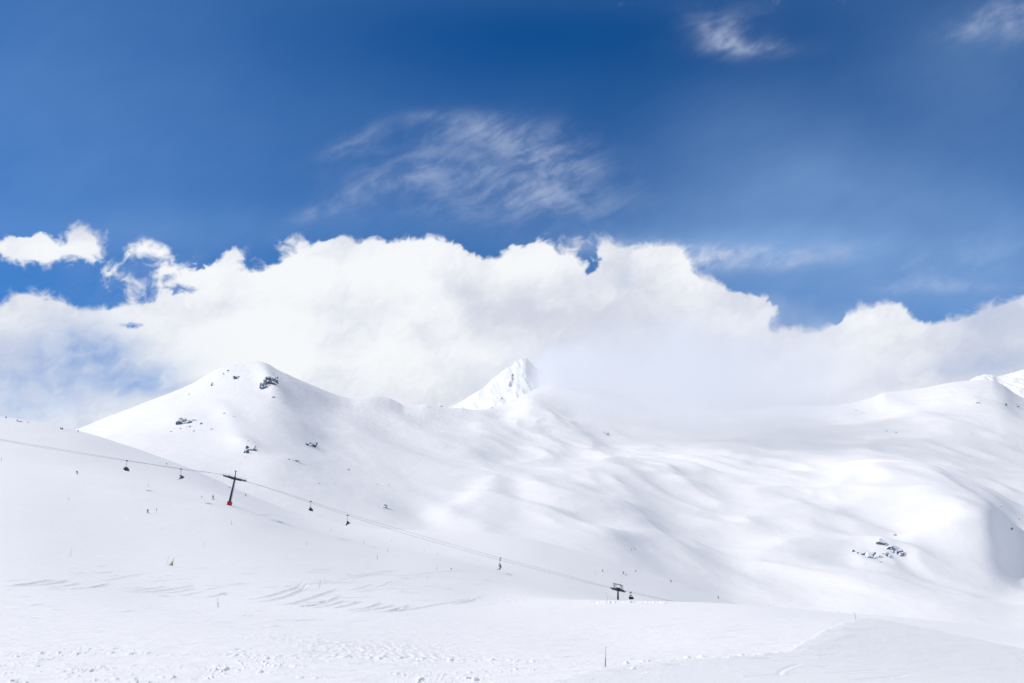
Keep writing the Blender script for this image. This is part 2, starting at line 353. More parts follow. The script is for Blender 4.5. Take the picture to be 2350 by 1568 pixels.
m_rows = {
 0.0: [(-3200,1400),(0,1150),(165,1150),(350,1150),(600,1220),(850,1275),(1000,1285),(1200,1300),(1400,1345),(1700,1440),(1800,1465),(2100,1475),(2349,1490),(5600,1500)],
 0.14:[(-3200,1380),(0,1110),(165,1100),(350,1105),(600,1150),(850,1200),(1000,1225),(1130,1228),(1300,1240),(1400,1262),(1550,1320),(1700,1370),(1850,1380),(2000,1372),(2150,1375),(2349,1400),(5600,1450)],
 0.28:[(-3200,1370),(0,1085),(165,1068),(350,1065),(500,1075),(600,1082),(700,1100),(850,1140),(980,1172),(1060,1170),(1130,1158),(1240,1160),(1350,1185),(1430,1200),(1550,1245),(1700,1280),(1850,1282),(1950,1286),(2030,1290),(2100,1310),(2200,1345),(2349,1375),(5600,1430)],
 0.42:[(-3200,1360),(0,1070),(165,1045),(350,1033),(470,1030),(560,1028),(640,1040),(750,1072),(850,1092),(1000,1116),(1080,1121),(1140,1111),(1220,1111),(1330,1120),(1450,1150),(1560,1178),(1700,1190),(1800,1190),(1870,1193),(1960,1210),(2040,1215),(2100,1203),(2200,1184),(2270,1190),(2310,1240),(2349,1300),(5600,1420)],
 0.56:[(-3200,1350),(0,1055),(165,1025),(350,995),(470,985),(560,982),(640,992),(750,1025),(850,1040),(1000,1065),(1150,1070),(1300,1065),(1420,1070),(1560,1090),(1700,1110),(1850,1105),(1960,1090),(2050,1075),(2130,1082),(2200,1105),(2290,1140),(2349,1170),(5600,1400)],
 0.70:[(-3200,1340),(0,1045),(165,1012),(350,965),(470,940),(560,930),(620,925),(680,945),(760,975),(850,990),(1000,1010),(1120,1018),(1250,1010),(1350,1022),(1420,1040),(1520,1045),(1650,1040),(1800,1050),(2000,1050),(2150,1060),(2349,1090),(5600,1350)],
 0.85:[(-3200,1320),(0,1035),(165,1000),(350,940),(440,905),(520,880),(600,868),(640,874),(700,905),(780,940),(870,948),(960,962),(1090,975),(1150,968),(1210,935),(1260,945),(1350,975),(1450,995),(1600,995),(1750,985),(1900,980),(2050,965),(2200,945),(2290,950),(2349,965),(5600,1250)],
}
ts = sorted(m_rows)+[1.0, 1.12, 1.4]
msky = curve(MS, mx_)
rows = [curve(m_rows[t], mx_) for t in sorted(m_rows)]
rows = [blur1(r, 9, 0) for r in rows]
rows += [msky, msky+35, msky+260]
Tr = np.concatenate([np.linspace(0, 1.0, 560), np.linspace(1.003, 1.06, 16), np.linspace(1.08, 1.4, 12)])
PM = pchip(ts, np.array(rows), Tr, False)
ybase = np.full(len(mx_), 560.0)
ysky = curve([(-3200,1400),(165,1450),(600,1500),(850,1750),(1090,1950),(1205,2350),(1400,2500),(1800,2700),(2050,2600),(2349,2500),(5600,2500)], mx_)
TT = np.broadcast_to(Tr[:, None], PM.shape); MX = np.broadcast_to(mx_, PM.shape)
MY = ybase*np.exp(np.log(ysky/ybase)*TT)
MXX = (MX-CX)/F*MY
base_py = PM.copy()
# shaped humps and hollows: (px, py, sx, sy, tilt, lift)
HB = [(560,1015,34,16,.1,9),(585,1030,30,10,.35,7),(668,1060,40,12,.1,6),(650,1085,60,16,.1,5),(428,968,40,14,0,5),(535,965,26,18,.6,5),(624,880,24,22,.9,8),(645,905,30,18,.9,5),
      (1165,1112,60,14,.2,9),(1100,1135,40,14,-.5,6),(1240,1115,90,14,.3,6),(1000,1195,60,18,.3,-7),(1060,1185,70,14,.35,5),(1250,1185,60,14,.3,-7),
      (1400,1170,60,12,.3,6),(1440,1225,50,10,.1,6),(1400,1215,60,12,.3,4),(1340,1155,80,9,.35,5),(1480,1165,60,9,.2,5),(1530,1070,90,12,.1,5),(1460,1050,60,14,.1,5),
      (1720,1120,60,10,.1,6),(1600,1110,50,9,.1,5),(1800,1105,50,9,.2,4),(1680,1060,70,9,.1,5),(1900,1050,60,10,.2,5),(2040,1080,60,16,.3,8),(2150,1120,90,30,.3,9),
      (1850,1180,80,16,.25,8),(1870,1205,30,9,.2,5),(1960,1215,40,10,.2,5),(2000,1240,60,18,.5,9),(2035,1258,42,14,.25,16),(1985,1266,24,9,.2,9),(2080,1290,90,14,.5,-9),(2140,1330,110,16,.45,-8),(1780,1230,120,20,.3,6),
      (1700,1330,120,12,.5,6),(1600,1280,120,12,.45,5),(1980,1330,100,16,.4,5),(2240,1370,60,10,.4,7),(2220,1200,60,40,.4,6),(2315,1260,30,60,.6,-10),
      (900,950,60,16,.3,-6),(980,985,70,16,.2,-6),(870,935,50,14,.3,5),(1330,1000,60,14,.7,6),(1400,1010,60,14,.7,-6),(1150,1000,50,16,.6,5),(1270,970,50,16,.7,5),
      (760,1040,90,12,.35,-5),(880,1100,100,12,.35,-5),(730,985,80,12,.4,5),(900,1035,120,10,.3,5),(1000,1070,80,9,.3,5),(2250,925,40,16,.4,6),(2310,925,26,16,.4,7),(2100,950,120,16,.5,5),(2190,980,120,14,.4,4),(1950,960,60,12,.4,4)]
for (a, b, s1, s2, th, amp) in HB:
    dx = MX-a; dy = base_py-b - dx*math.tan(th)*.8
    m = np.exp(-.5*(dx/s1)**2-.5*(dy/s2)**2)
    # steeper on the lee side: skew the hump so that it has a crest
    PM = PM - amp*(1.0 if a < 1700 else .7)*m*(1+.35*np.tanh(-dx/s1*1.5))
MZ = (HY-PM)/F*MY
fade = 1-.85*sstep(.86, 1.0, TT)
u = MXX*.62-MY*.78; v = MXX*.78+MY*.62
wx = 30*gnoise(u/160, v/160, 71); wy = 30*gnoise(u/160, v/160, 72)
N = 4.6*gnoise((u+wx)/420, (v+wy)/135, 73)+2.3*gnoise((u+wx)/200, (v+wy)/98, 74)+.95*gnoise((u+wx)/96, (v+wy)/52, 75)+.30*gnoise((u+wx)/50, (v+wy)/20, 76)
hump = -np.sqrt(gnoise((u+wx)/175, (v+wy)/130, 91)**2+.006)*1.3-.55*np.sqrt(gnoise((u+wx)/92, (v+wy)/72, 92)**2+.01)
N = N*(.45+.55*sstep(500, 1200, MY))
N += 9.5*(hump+.4)*(.18+.82*sstep(950, 1200, MX))*(.35+.65*sstep(.86, .62, TT))*sstep(.08, .3, TT)
rid = 1-abs(gnoise((MXX+wx)/70, (MY+wy)/170, 78))*2
rock_area = np.exp(-((MX-1290)/130)**2-((base_py-985)/60)**2)+.5*np.exp(-((MX-1190)/60)**2-((base_py-950)/30)**2)
N += 4*rid*rock_area
cren = 2.2*fbm(MXX/24, MY/60, 81, 3)*sstep(.9, 1, TT)*(.25+.75*sstep(1090, 1180, MX)*sstep(1300, 1220, MX)) + .35*fbm(MXX/9, MY/20, 84, 3)*sstep(.5, 1, TT)
MZ = MZ + N*fade + cren + .22*fbm(MXX/16, MY/16, 88, 3)
PYm = HY - F*MZ/MY
side_m = 1.0
mside = grid_mesh('mountainside', MXX, MY, MZ, M_MSNOW); tag(mside, kind='structure')
def on_mount(px, py):
    j = int(np.argmin(abs(mx_-px))); i = int(np.argmax(PYm[:, j] <= py))
    if PYm[i, j] > py: i = 559
    return Vector(((px-CX)/F*MY[i, j], MY[i, j], MZ[i, j]))

# ------------------------------------------------------------------ sunlit summit standing behind the ridge, and a far shoulder on the right
def far_hill(name, sky_pts, x0, x1, y0, y1, foot, seed, rough):
    px = np.arange(x0, x1, 1.6); t = np.concatenate([np.linspace(0, 1, 160), np.linspace(1.01, 1.35, 24)])
    s = curve(sky_pts, px); f = curve(foot, px)
    P = pchip([0, .5, 1, 1.1, 1.35], np.array([f, f*.42+s*.58, s, s+18, s+170]), t)
    T = np.broadcast_to(t[:, None], P.shape); X_ = np.broadcast_to(px, P.shape); Yv = y0+(y1-y0)*T
    Zv = (HY-P)/F*Yv; Xw = (X_-CX)/F*Yv
    q = fbm(Xw/60+T*2, Yv/160, seed, 4, .55)
    Zv = Zv + rough*q*(1-.8*sstep(.9, 1, T)) + rough*.5*(1-2*abs(gnoise((Xw+Yv*.35)/34, Yv/210, seed+50)))*(1-sstep(.92, 1, T)) + rough*.16*fbm(Xw/8, Yv/20, seed+9, 3)
    o = grid_mesh(name, Xw, Yv, Zv, M_MSNOW); tag(o, kind='structure')
    return px, t, Yv, Zv
PK = far_hill('mountain', [(930,1000),(1000,955),(1035,933),(1060,920),(1080,907),(1110,889),(1125,873),(1140,862),(1160,848),(1175,840),(1185,829),(1193,826),(1199,822),(1206,823),(1211,828),(1218,834),(1230,845),(1250,858),(1280,874),(1320,892),(1400,930)],
         930, 1400, 2600, 3100, [(930,1010),(1400,1010)], 201, 9)
far_hill('mountain', [(2180,905),(2225,874),(2240,866),(2262,860),(2275,860),(2290,863),(2310,861),(2330,855),(2349,848),(2450,820),(2600,850)], 2180, 2600, 2750, 3100, [(2180,960),(2600,960)], 301, 8)

# ------------------------------------------------------------------ SKY: cloud dome (transparent where the sky is clear)
def poly_mask(pts, gx, gy):
    m = np.zeros((len(gy), len(gx)), bool); p = np.array(pts, float); n = len(p)
    Xg, Yg = np.meshgrid(gx, gy)
    for i in range(n):
        x1, y1 = p[i]; x2, y2 = p[(i+1) % n]
        if y1 == y2: continue
        c = ((Yg >= min(y1, y2)) & (Yg < max(y1, y2)))
        xi = x1+(Yg-y1)*(x2-x1)/(y2-y1)
        m ^= c & (Xg < xi)
    return m.astype(float)
def z3(*a): return [(x*.3471, 466+y*.3471) for x, y in a]
gx = np.arange(-600, 2960, 5.0); gy = np.arange(-200, 1500, 5.0)
GX, GY = np.meshgrid(gx, gy)
BANK = [(-600,640),(-200,670),(0,702),(35,662),(80,664),(100,681),(139,676),(165,690),(175,706),(215,704),(250,698),(295,688),(333,693),(365,690),(345,668),(320,664),(271,657),
        (300,650),(330,643),(347,619),(375,612),(403,606),(415,622),(434,612),(462,612),(503,598),(520,580),(541,563),(572,568),(555,591),(525,612),(560,616),(607,613),(642,592),(675,578),(700,566),(735,560),
        (770,552),(816,551),(850,546),(900,548),(960,543),(1020,545),(1050,557),(1072,570),(1085,586),(1110,590),(1150,586),(1154,571),(1172,562),(1209,562),(1230,548),(1249,540),(1270,550),
        (1281,574),(1294,584),(1312,566),(1325,580),(1332,612),(1345,632),(1366,634),(1378,600),(1374,560),(1376,546),(1396,543),(1420,556),(1440,566),(1480,560),(1552,557),(1580,578),(1588,618),(1612,633),(1650,641),
        (1669,665),(1700,665),(1742,677),(1775,688),(1788,697),(1778,722),(1762,748),(1778,764),(1808,748),(1850,756),(1908,748),(1924,732),(1956,707),(2005,696),(2029,686),(2053,687),(2078,699),(2094,724),(2118,744),
        (2146,734),(2187,728),(2215,720),(2250,705),(2290,690),(2349,672),(2600,640),(2960,640),(2960,1500),(-600,1500)]
cm = poly_mask(BANK, gx, gy)
for p in [z3((0,240),(100,205),(200,200),(300,165),(350,190),(360,250),(400,260),(450,230),(480,150),(530,135),(580,170),(680,190),(690,240),(640,270),(690,330),(600,370),(450,350),(300,400),(180,400),(80,380),(0,330),(-300,330),(-300,260)),
          z3((810,300),(870,260),(960,245),(1050,265),(1140,290),(1150,340),(1080,390),(1000,350),(900,340),(850,370)),
          z3((1820,250),(1870,222),(1990,205),(2000,250),(1920,295),(1850,290)),
          z3((690,395),(750,420),(720,470),(690,460)), z3((2190,240),(2290,185),(2310,200),(2250,255)),
          [(1302,548),(1320,534),(1345,534),(1348,552),(1330,562),(1310,560)]]:
    cm = np.maximum(cm, poly_mask(p, gx, gy))
cov = blur1(blur1(cm, 2.8, 0), 2.8, 1)
def G(a, b, s1, s2, th=0.0):
    dx = GX-a; dy = GY-b; c, s = math.cos(th), math.sin(th)
    return np.exp(-.5*((dx*c+dy*s)/s1)**2-.5*((-dx*s+dy*c)/s2)**2)
# thinner places in the bank where blue comes through, wisps that reach out of it
for (a, b, s1, s2, th, k) in [(385,635,26,8,-.2,-.35),(390,668,40,9,.1,-.42),(430,655,26,10,.1,-.3),(210,685,35,10,.1,-.3),(300,745,30,8,0,-.5),(255,620,30,30,0,.30),(240,600,14,40,.3,.12),(420,600,30,14,-.4,.25),
                              (530,585,26,14,-.5,.2),(765,556,30,10,-.3,.2),(1352,600,22,34,0,.22),(1830,750,30,10,0,.1),(1600,570,60,8,.05,.2),(720,555,20,10,0,.15),(1160,560,20,10,0,.12),(1640,590,50,10,-.2,.25)]:
    cov = cov+k*G(a, b, s1, s2, th)
soft = .18+.08*sstep(1100,1300,GX)+.10*G(380,640,140,60)+.16*G(250,640,160,90)+.14*sstep(1400,1500,GX)*sstep(600,540,GY)+.22*sstep(2120,2260,GX)*sstep(800,700,GY)+.1*G(1340,600,60,60)
amp = np.clip(.50+.25*G(350,630,180,80)+.25*G(1330,580,80,50), 0, 1.2)
# opacity of the bank: bluish thin areas lower left and by the notch over the ridge
thin = .52*G(215,805,80,45,.3)+.34*G(120,850,170,70)+.40*G(340,868,60,18,-.2)+.30*G(390,893,60,14)+.15*G(60,900,120,60)+.34*G(1600,895,55,16,.2)+.16*G(1700,922,50,9)+.2*G(1430,640,20,20)+.25*G(2300,720,110,45)+.30*G(2260,830,120,24,-.1)+.1*G(40,940,100,20)
thin -= .35*G(340,866+12,90,10,-.15)*0
opac = np.clip(1-.62*thin, .4, 1)
lum = .60-.10*sstep(1050, 1400, GX) + .30*G(560,740,160,90)+.34*G(480,790,160,40,-.2)+.36*G(980,600,260,40)+.26*G(700,650,120,50)+.22*G(900,830,300,60)+.30*G(160,730,150,25)+.34*G(120,570,130,22)+.3*G(340,575,50,20) \
      +.34*G(430,855,80,10,-.15)+.14*G(1200,590,60,25)+.16*G(1540,600,70,35)+.10*G(1650,700,80,40)+.34*G(2040,730,70,35)+.20*G(1990,850,110,40,-.1)+.22*G(1880,880,120,18,-.25)+.18*G(1450,690,70,40)+.2*G(1010,700,60,26,.6) \
      -.26*G(1090,740,50,26,.8)-.24*G(1360,770,140,70)-.34*G(1370,900,190,60)-.22*G(1500,850,120,50)-.20*G(1960,890,70,22,-.3)-.34*G(2230,840,130,22,-.15)-.30*G(120,850,190,70)-.18*G(1060,660,60,14,.6)-.16*G(560,690,90,16,-.4) \
      -.1*G(1200,700,100,40)-.16*G(1750,640,60,30)-.24*G(2300,760,90,50)-.06*G(800,720,80,40)
# high thin veil and cirrus
veil = .10+.16*sstep(1250,1700,GX)*sstep(100,650,GY)+.42*G(1980,610,400,120)+.24*G(1900,420,260,110,.3)+.09*G(300,480,420,220)+.14*G(100,200,260,220)+.16*G(420,520,500,40)+.26*G(1700,560,260,26)+.16*G(2250,150,160,110)-.10*G(1250,80,420,110)-.06*G(1500,300,120,100)+.12*G(2200,640,160,60)
wisp = 1.0*G(1245,375,80,45,.15)+.75*G(1120,300,90,26,.05)+.62*G(1010,268,50,10,0)+.55*G(1130,430,190,55,.1)+.6*G(820,322,50,18,-.5)+.75*G(780,465,95,13,-.42)+.5*G(930,400,100,35,-.4)+.35*G(1230,470,120,25)+.35*G(1320,380,50,12,-.1) \
      +1.3*G(1560,574,130,15,.05)+.8*G(1750,590,120,13,-.1)+.6*G(2110,650,60,10,-.1)+.85*G(1650,75,50,24,.4)+.75*G(1705,105,75,14,0)+.25*G(1690,50,50,28,-.3)+.9*G(2330,28,75,36,-.25)+.6*G(2260,60,60,20,-.2)+.85*G(1640,580,150,16,.02)+.5*G(1760,600,140,16,-.12)+.5*G(2230,655,80,12)+.35*G(2180,600,140,26,-.3)+.35*G(350,640,120,60)
veil = .8*np.tanh(veil/.8); wisp = np.clip(wisp, 0, 1.2)
az = np.radians(np.concatenate([np.arange(-180, -40, 4.0), np.arange(-40, -35, .4), np.arange(-35, 35, .072), np.arange(35, 40, .4), np.arange(40, 180.1, 4.0)]))
el = np.radians(np.concatenate([np.arange(-9, -1, 2.0), np.arange(-1, 3, .4), np.arange(3, 34, .07), np.arange(34, 38, .4), np.arange(39, 88, 3.5), [90]]))
AZ, EL = np.meshgrid(az, el)
RD = 42000.0
dx_ = np.sin(AZ)*np.cos(EL); dy_ = np.cos(AZ)*np.cos(EL); dz_ = np.sin(EL)
infront = dy_ > .3
ppx = np.where(infront, CX+F*dx_/np.where(infront, dy_, 1), 9e3); ppy = np.where(infront, HY-F*dz_/np.where(infront, dy_, 1), -9e3)
fxx = (ppx-gx[0])/5; fyy = (ppy-gy[0])/5
okk = (fxx > 1) & (fxx < len(gx)-2) & (fyy > 1) & (fyy < len(gy)-2)
edge = np.minimum.reduce([fxx, len(gx)-1-fxx, fyy+6, len(gy)+50-fyy]); kin = sstep(0, 60, edge)*okk
def samp(A, other):
    xi = np.clip(fxx, 0, len(gx)-2).astype(int); yi = np.clip(fyy, 0, len(gy)-2).astype(int)
    tx = np.clip(fxx-xi, 0, 1); ty = np.clip(fyy-yi, 0, 1)
    v = A[yi, xi]*(1-tx)*(1-ty)+A[yi, xi+1]*tx*(1-ty)+A[yi+1, xi]*(1-tx)*ty+A[yi+1, xi+1]*tx*ty
    return v*kin+other*(1-kin)
sund = dx_*sun_dir.x+dy_*sun_dir.y+dz_*sun_dir.z
oth_cov = .53+.22*fbm(dx_*3.1, dy_*3.1+dz_, 400, 3)-.8*sstep(.93, .98, sund)  # unseen cloud added all round for whiter ambient light, left open towards the sun
qx = np.where(okk, ppx, AZ*F); qy = np.where(okk, ppy, -EL*F)
def nz(sx, sy, seed, octs, gain=.5, x=None, y=None, rot=0.0):
    X = qx if x is None else x; Y = qy if y is None else y
    c, s = math.cos(rot), math.sin(rot)
    return fbm((X*c+Y*s)/sx, (-X*s+Y*c)/sy, seed, octs, gain)
wx_ = qx+16*nz(70, 60, 501, 3); wy_ = qy+16*nz(70, 60, 502, 3)
wx_ = wx_+5*gnoise(qx/18, qy/18, 503); wy_ = wy_+5*gnoise(qx/18, qy/18, 504)
def billow(sc_, seed, octs):
    t = 0; a = 1; tot = 0
    for k in range(octs):
        t = t+a*(1-2*np.abs(gnoise(wx_*2**k/sc_, wy_*2**k/sc_, seed+k))); tot += a; a *= .55
    return t/tot            # rounded lumps with sharp creases between
bil = -billow(60, 520, 5)
n1 = nz(40, 32, 530, 7, .60, wx_, wy_)
A_cov = samp(cov, oth_cov); A_soft = samp(soft, .2); A_amp = samp(amp, .4); A_op = samp(opac, .95); A_lum = samp(lum, .75)
A_veil = samp(veil, .15)*(1-.7*sstep(.9, .98, sund)); A_wisp = samp(wisp, 0)
# noise only matters near an edge
d = A_cov+A_amp*(.50*n1+.34*(bil+.1))+.02+.7*sstep(.68, .95, A_cov)
A_soft = A_soft*np.clip(1.15+1.1*nz(130, 100, 575, 3), .45, 2.2)
A_soft = np.minimum(A_soft, .42)
ac = sstep(.5-A_soft, .5+A_soft, d)*sstep(.03, .16, A_cov)
n2 = nz(60, 34, 540, 5, .5, wx_, wy_, -.2)
ac = ac*np.clip(A_op+(1-A_op)*.45*n2, 0, 1)
# drawn-out cirrus
cxw = qx+16*gnoise(qx/130, qy/90, 601)+1.2*gnoise(qx/14, qy/14, 602); cyw = qy+16*gnoise(qx/130, qy/90, 603)+1.2*gnoise(qx/14, qy/14, 604)
st = .46+.34*nz(240, 40, 610, 8, .62, cxw, cyw, -.42)+.10*nz(64, 20, 620, 6, .6, cxw, cyw, -.66)+.42*nz(90, 60, 640, 7, .58, cxw, cyw, -.3)
aw = np.clip(A_wisp*(.16+.84*sstep(-.1, 1.25, st)), 0, 1)*.52
av = np.clip(A_veil*(1+.16*nz(320, 190, 650, 3, .5, cxw, cyw, -.35)+.03*nz(80, 26, 660, 5, .6, cxw, cyw, -.45)), 0, .9)
alpha = 1-(1-ac)*(1-aw)*(1-av)
relief = nz(120, 95, 551, 4, .45, wx_, wy_)-.45*billow(130, 556, 3)
gc = np.gradient(relief, axis=1)/np.maximum(np.gradient(qx, axis=1), .5); gr = -np.gradient(relief, axis=0)/np.maximum(np.abs(np.gradient(qy, axis=0)), .5)
slope_l = np.clip(gc*.8+gr*.6, -.03, .03)*kin  # shading as if lit from upper left, put into the cloud colour
lm = A_lum+.26*nz(170, 110, 550, 5, .5, wx_, wy_)+1.9*slope_l+.12*relief+.025*nz(36, 28, 560, 4, .5, wx_, wy_)
lmk = sstep(.05, 1.05, lm)[..., None]
c0, c1 = np.array([.64, .67, .78]), np.array([.925, .945, .97])
cc = c0*(1-lmk)+c1*lmk
blue = np.clip((1-A_op)*1.2, 0, 1)[..., None]
cc = cc*(1-blue)+np.array([.58, .67, .83])*blue
cv, cw = np.array([.27, .46, .80]), np.array([.60, .68, .86])
w1, w2, w3 = ac, (1-ac)*aw, (1-ac)*(1-aw)*av
colr = (cc*w1[..., None]+cw*w2[..., None]+cv*w3[..., None])/np.maximum(w1+w2+w3, 1e-4)[..., None]
# out-of-view cloud brightened evenly, to lift the ambient light on the snow
colr = colr*(1+(1-kin)*.02)[..., None]
dome = grid_mesh('sky', dx_*RD, dy_*RD, dz_*RD-60, None)
at_ = dome.data.attributes.new('cloud_cover', 'FLOAT', 'POINT'); at_.data.foreach_set('value', alpha.astype(np.float32).ravel())
at_ = dome.data.attributes.new('cloud_light', 'FLOAT_COLOR', 'POINT'); at_.data.foreach_set('color', np.concatenate([colr, np.ones(colr.shape[:2]+(1,))], -1).astype(np.float32).ravel())
tag(dome, kind='structure')
def sky_material():
    m = bpy.data.materials.new('cloudy_sky'); m.use_nodes = True; t = m.node_tree; t.nodes.clear(); L = t.links
    def A(nm): n = t.nodes.new('ShaderNodeAttribute'); n.attribute_name = nm; return n
    em = t.nodes.new('ShaderNodeEmission'); L.new(A('cloud_light').outputs['Color'], em.inputs[0])
    tr = t.nodes.new('ShaderNodeBsdfTransparent'); ms = t.nodes.new('ShaderNodeMixShader'); L.new(A('cloud_cover').outputs['Fac'], ms.inputs[0])
    L.new(tr.outputs[0], ms.inputs[1]); L.new(em.outputs[0], ms.inputs[2])
    o = t.nodes.new('ShaderNodeOutputMaterial'); L.new(ms.outputs[0], o.inputs[0])
    m.cycles.emission_sampling = 'NONE'
    return m
dome.data.materials.append(sky_material())

# ------------------------------------------------------------------ small mesh kit
class MB:
    def __init__(s): s.bm = bmesh.new()
    def tube(s, p0, p1, r0, r1=None, seg=10, caps=True):
        r1 = r0 if r1 is None else r1; p0 = Vector(p0); p1 = Vector(p1); d = p1-p0
        q = d.to_track_quat('Z', 'Y').to_matrix()
        ring = []
        for p, r in ((p0, r0), (p1, r1)):
            ring.append([s.bm.verts.new(p+q @ Vector((r*math.cos(2*math.pi*k/seg), r*math.sin(2*math.pi*k/seg), 0))) for k in range(seg)])
        for k in range(seg): s.bm.faces.new((ring[0][k], ring[0][(k+1) % seg], ring[1][(k+1) % seg], ring[1][k]))
        if caps: s.bm.faces.new(ring[0][::-1]); s.bm.faces.new(ring[1])
        return s
    def path(s, pts, r, seg=6):
        n = len(pts); rings = []
        for i, p in enumerate(pts):
            d = Vector(pts[min(i+1, n-1)])-Vector(pts[max(i-1, 0)]); q = d.to_track_quat('Z', 'Y').to_matrix()
            rings.append([s.bm.verts.new(Vector(p)+q @ Vector((r*math.cos(2*math.pi*k/seg), r*math.sin(2*math.pi*k/seg), 0))) for k in range(seg)])
        for a, b in zip(rings, rings[1:]):
            for k in range(seg): s.bm.faces.new((a[k], a[(k+1) % seg], b[(k+1) % seg], b[k]))
        return s
    def box(s, c, size, ax=None, taper=1.0):
        """ax: 3 axis vectors (x, y, z)"""
        c = Vector(c); X, Y_, Z_ = ax or (Vector((1,0,0)), Vector((0,1,0)), Vector((0,0,1)))
        v = []
        for k in (-1, 1):
            t = taper if k > 0 else 1
            for i, j in ((-1,-1),(1,-1),(1,1),(-1,1)):
                v.append(s.bm.verts.new(c+X*i*size[0]/2*t+Y_*j*size[1]/2*t+Z_*k*size[2]/2))
        for f in ((3,2,1,0),(4,5,6,7),(0,1,5,4),(1,2,6,5),(2,3,7,6),(3,0,4,7)): s.bm.faces.new([v[i] for i in f])
        return s
    def prism(s, prof, y0, y1):
        """profile in x,z drawn out along y"""
        a = [s.bm.verts.new((x, y0, z)) for x, z in prof]; b = [s.bm.verts.new((x, y1, z)) for x, z in prof]; n = len(prof)
        s.bm.faces.new(a); s.bm.faces.new(b[::-1])
        for k in range(n): s.bm.faces.new((a[(k+1) % n], a[k], b[k], b[(k+1) % n]))
        return s
    def ball(s, c, r, sz=(1,1,1), sub=2):
        g = bmesh.ops.create_icosphere(s.bm, subdivisions=sub, radius=r)
        for v in g['verts']: v.co = Vector((v.co.x*sz[0], v.co.y*sz[1], v.co.z*sz[2]))+Vector(c)
        return s
    def build(s, name, mat, parent=None, smooth=False, bevel=0):
        bmesh.ops.recalc_face_normals(s.bm, faces=s.bm.faces)
        if bevel: bmesh.ops.bevel(s.bm, geom=[e for e in s.bm.edges if len(e.link_faces) == 2 and e.calc_face_angle(0) > .8], offset=bevel, segments=2, affect='EDGES')
        me = bpy.data.meshes.new(name); s.bm.to_mesh(me); s.bm.free()
        return mesh_obj(name, me, mat, parent, smooth)
def arc_band(pts, th):
    """thin curved band (list of x,z) given a thickness -> closed profile"""
    P = [Vector((a, b)) for a, b in pts]; o = []
    for i, p in enumerate(P):
        d = (P[min(i+1, len(P)-1)]-P[max(i-1, 0)]).normalized(); o.append(p+Vector((-d.y, d.x))*th)
    return [tuple(p) for p in P]+[tuple(p) for p in reversed(o)]
def empty(name, loc, rz=0.0):
    o = bpy.data.objects.new(name, None); COL.objects.link(o); o.location = loc; o.rotation_euler = (0, 0, rz); o.empty_display_size = .5
    return o
def copy_tree(o, parent=None):
    c = o.copy(); COL.objects.link(c)
    if parent is not None: c.parent = parent
    for ch in list(o.children): copy_tree(ch, c)
    return c

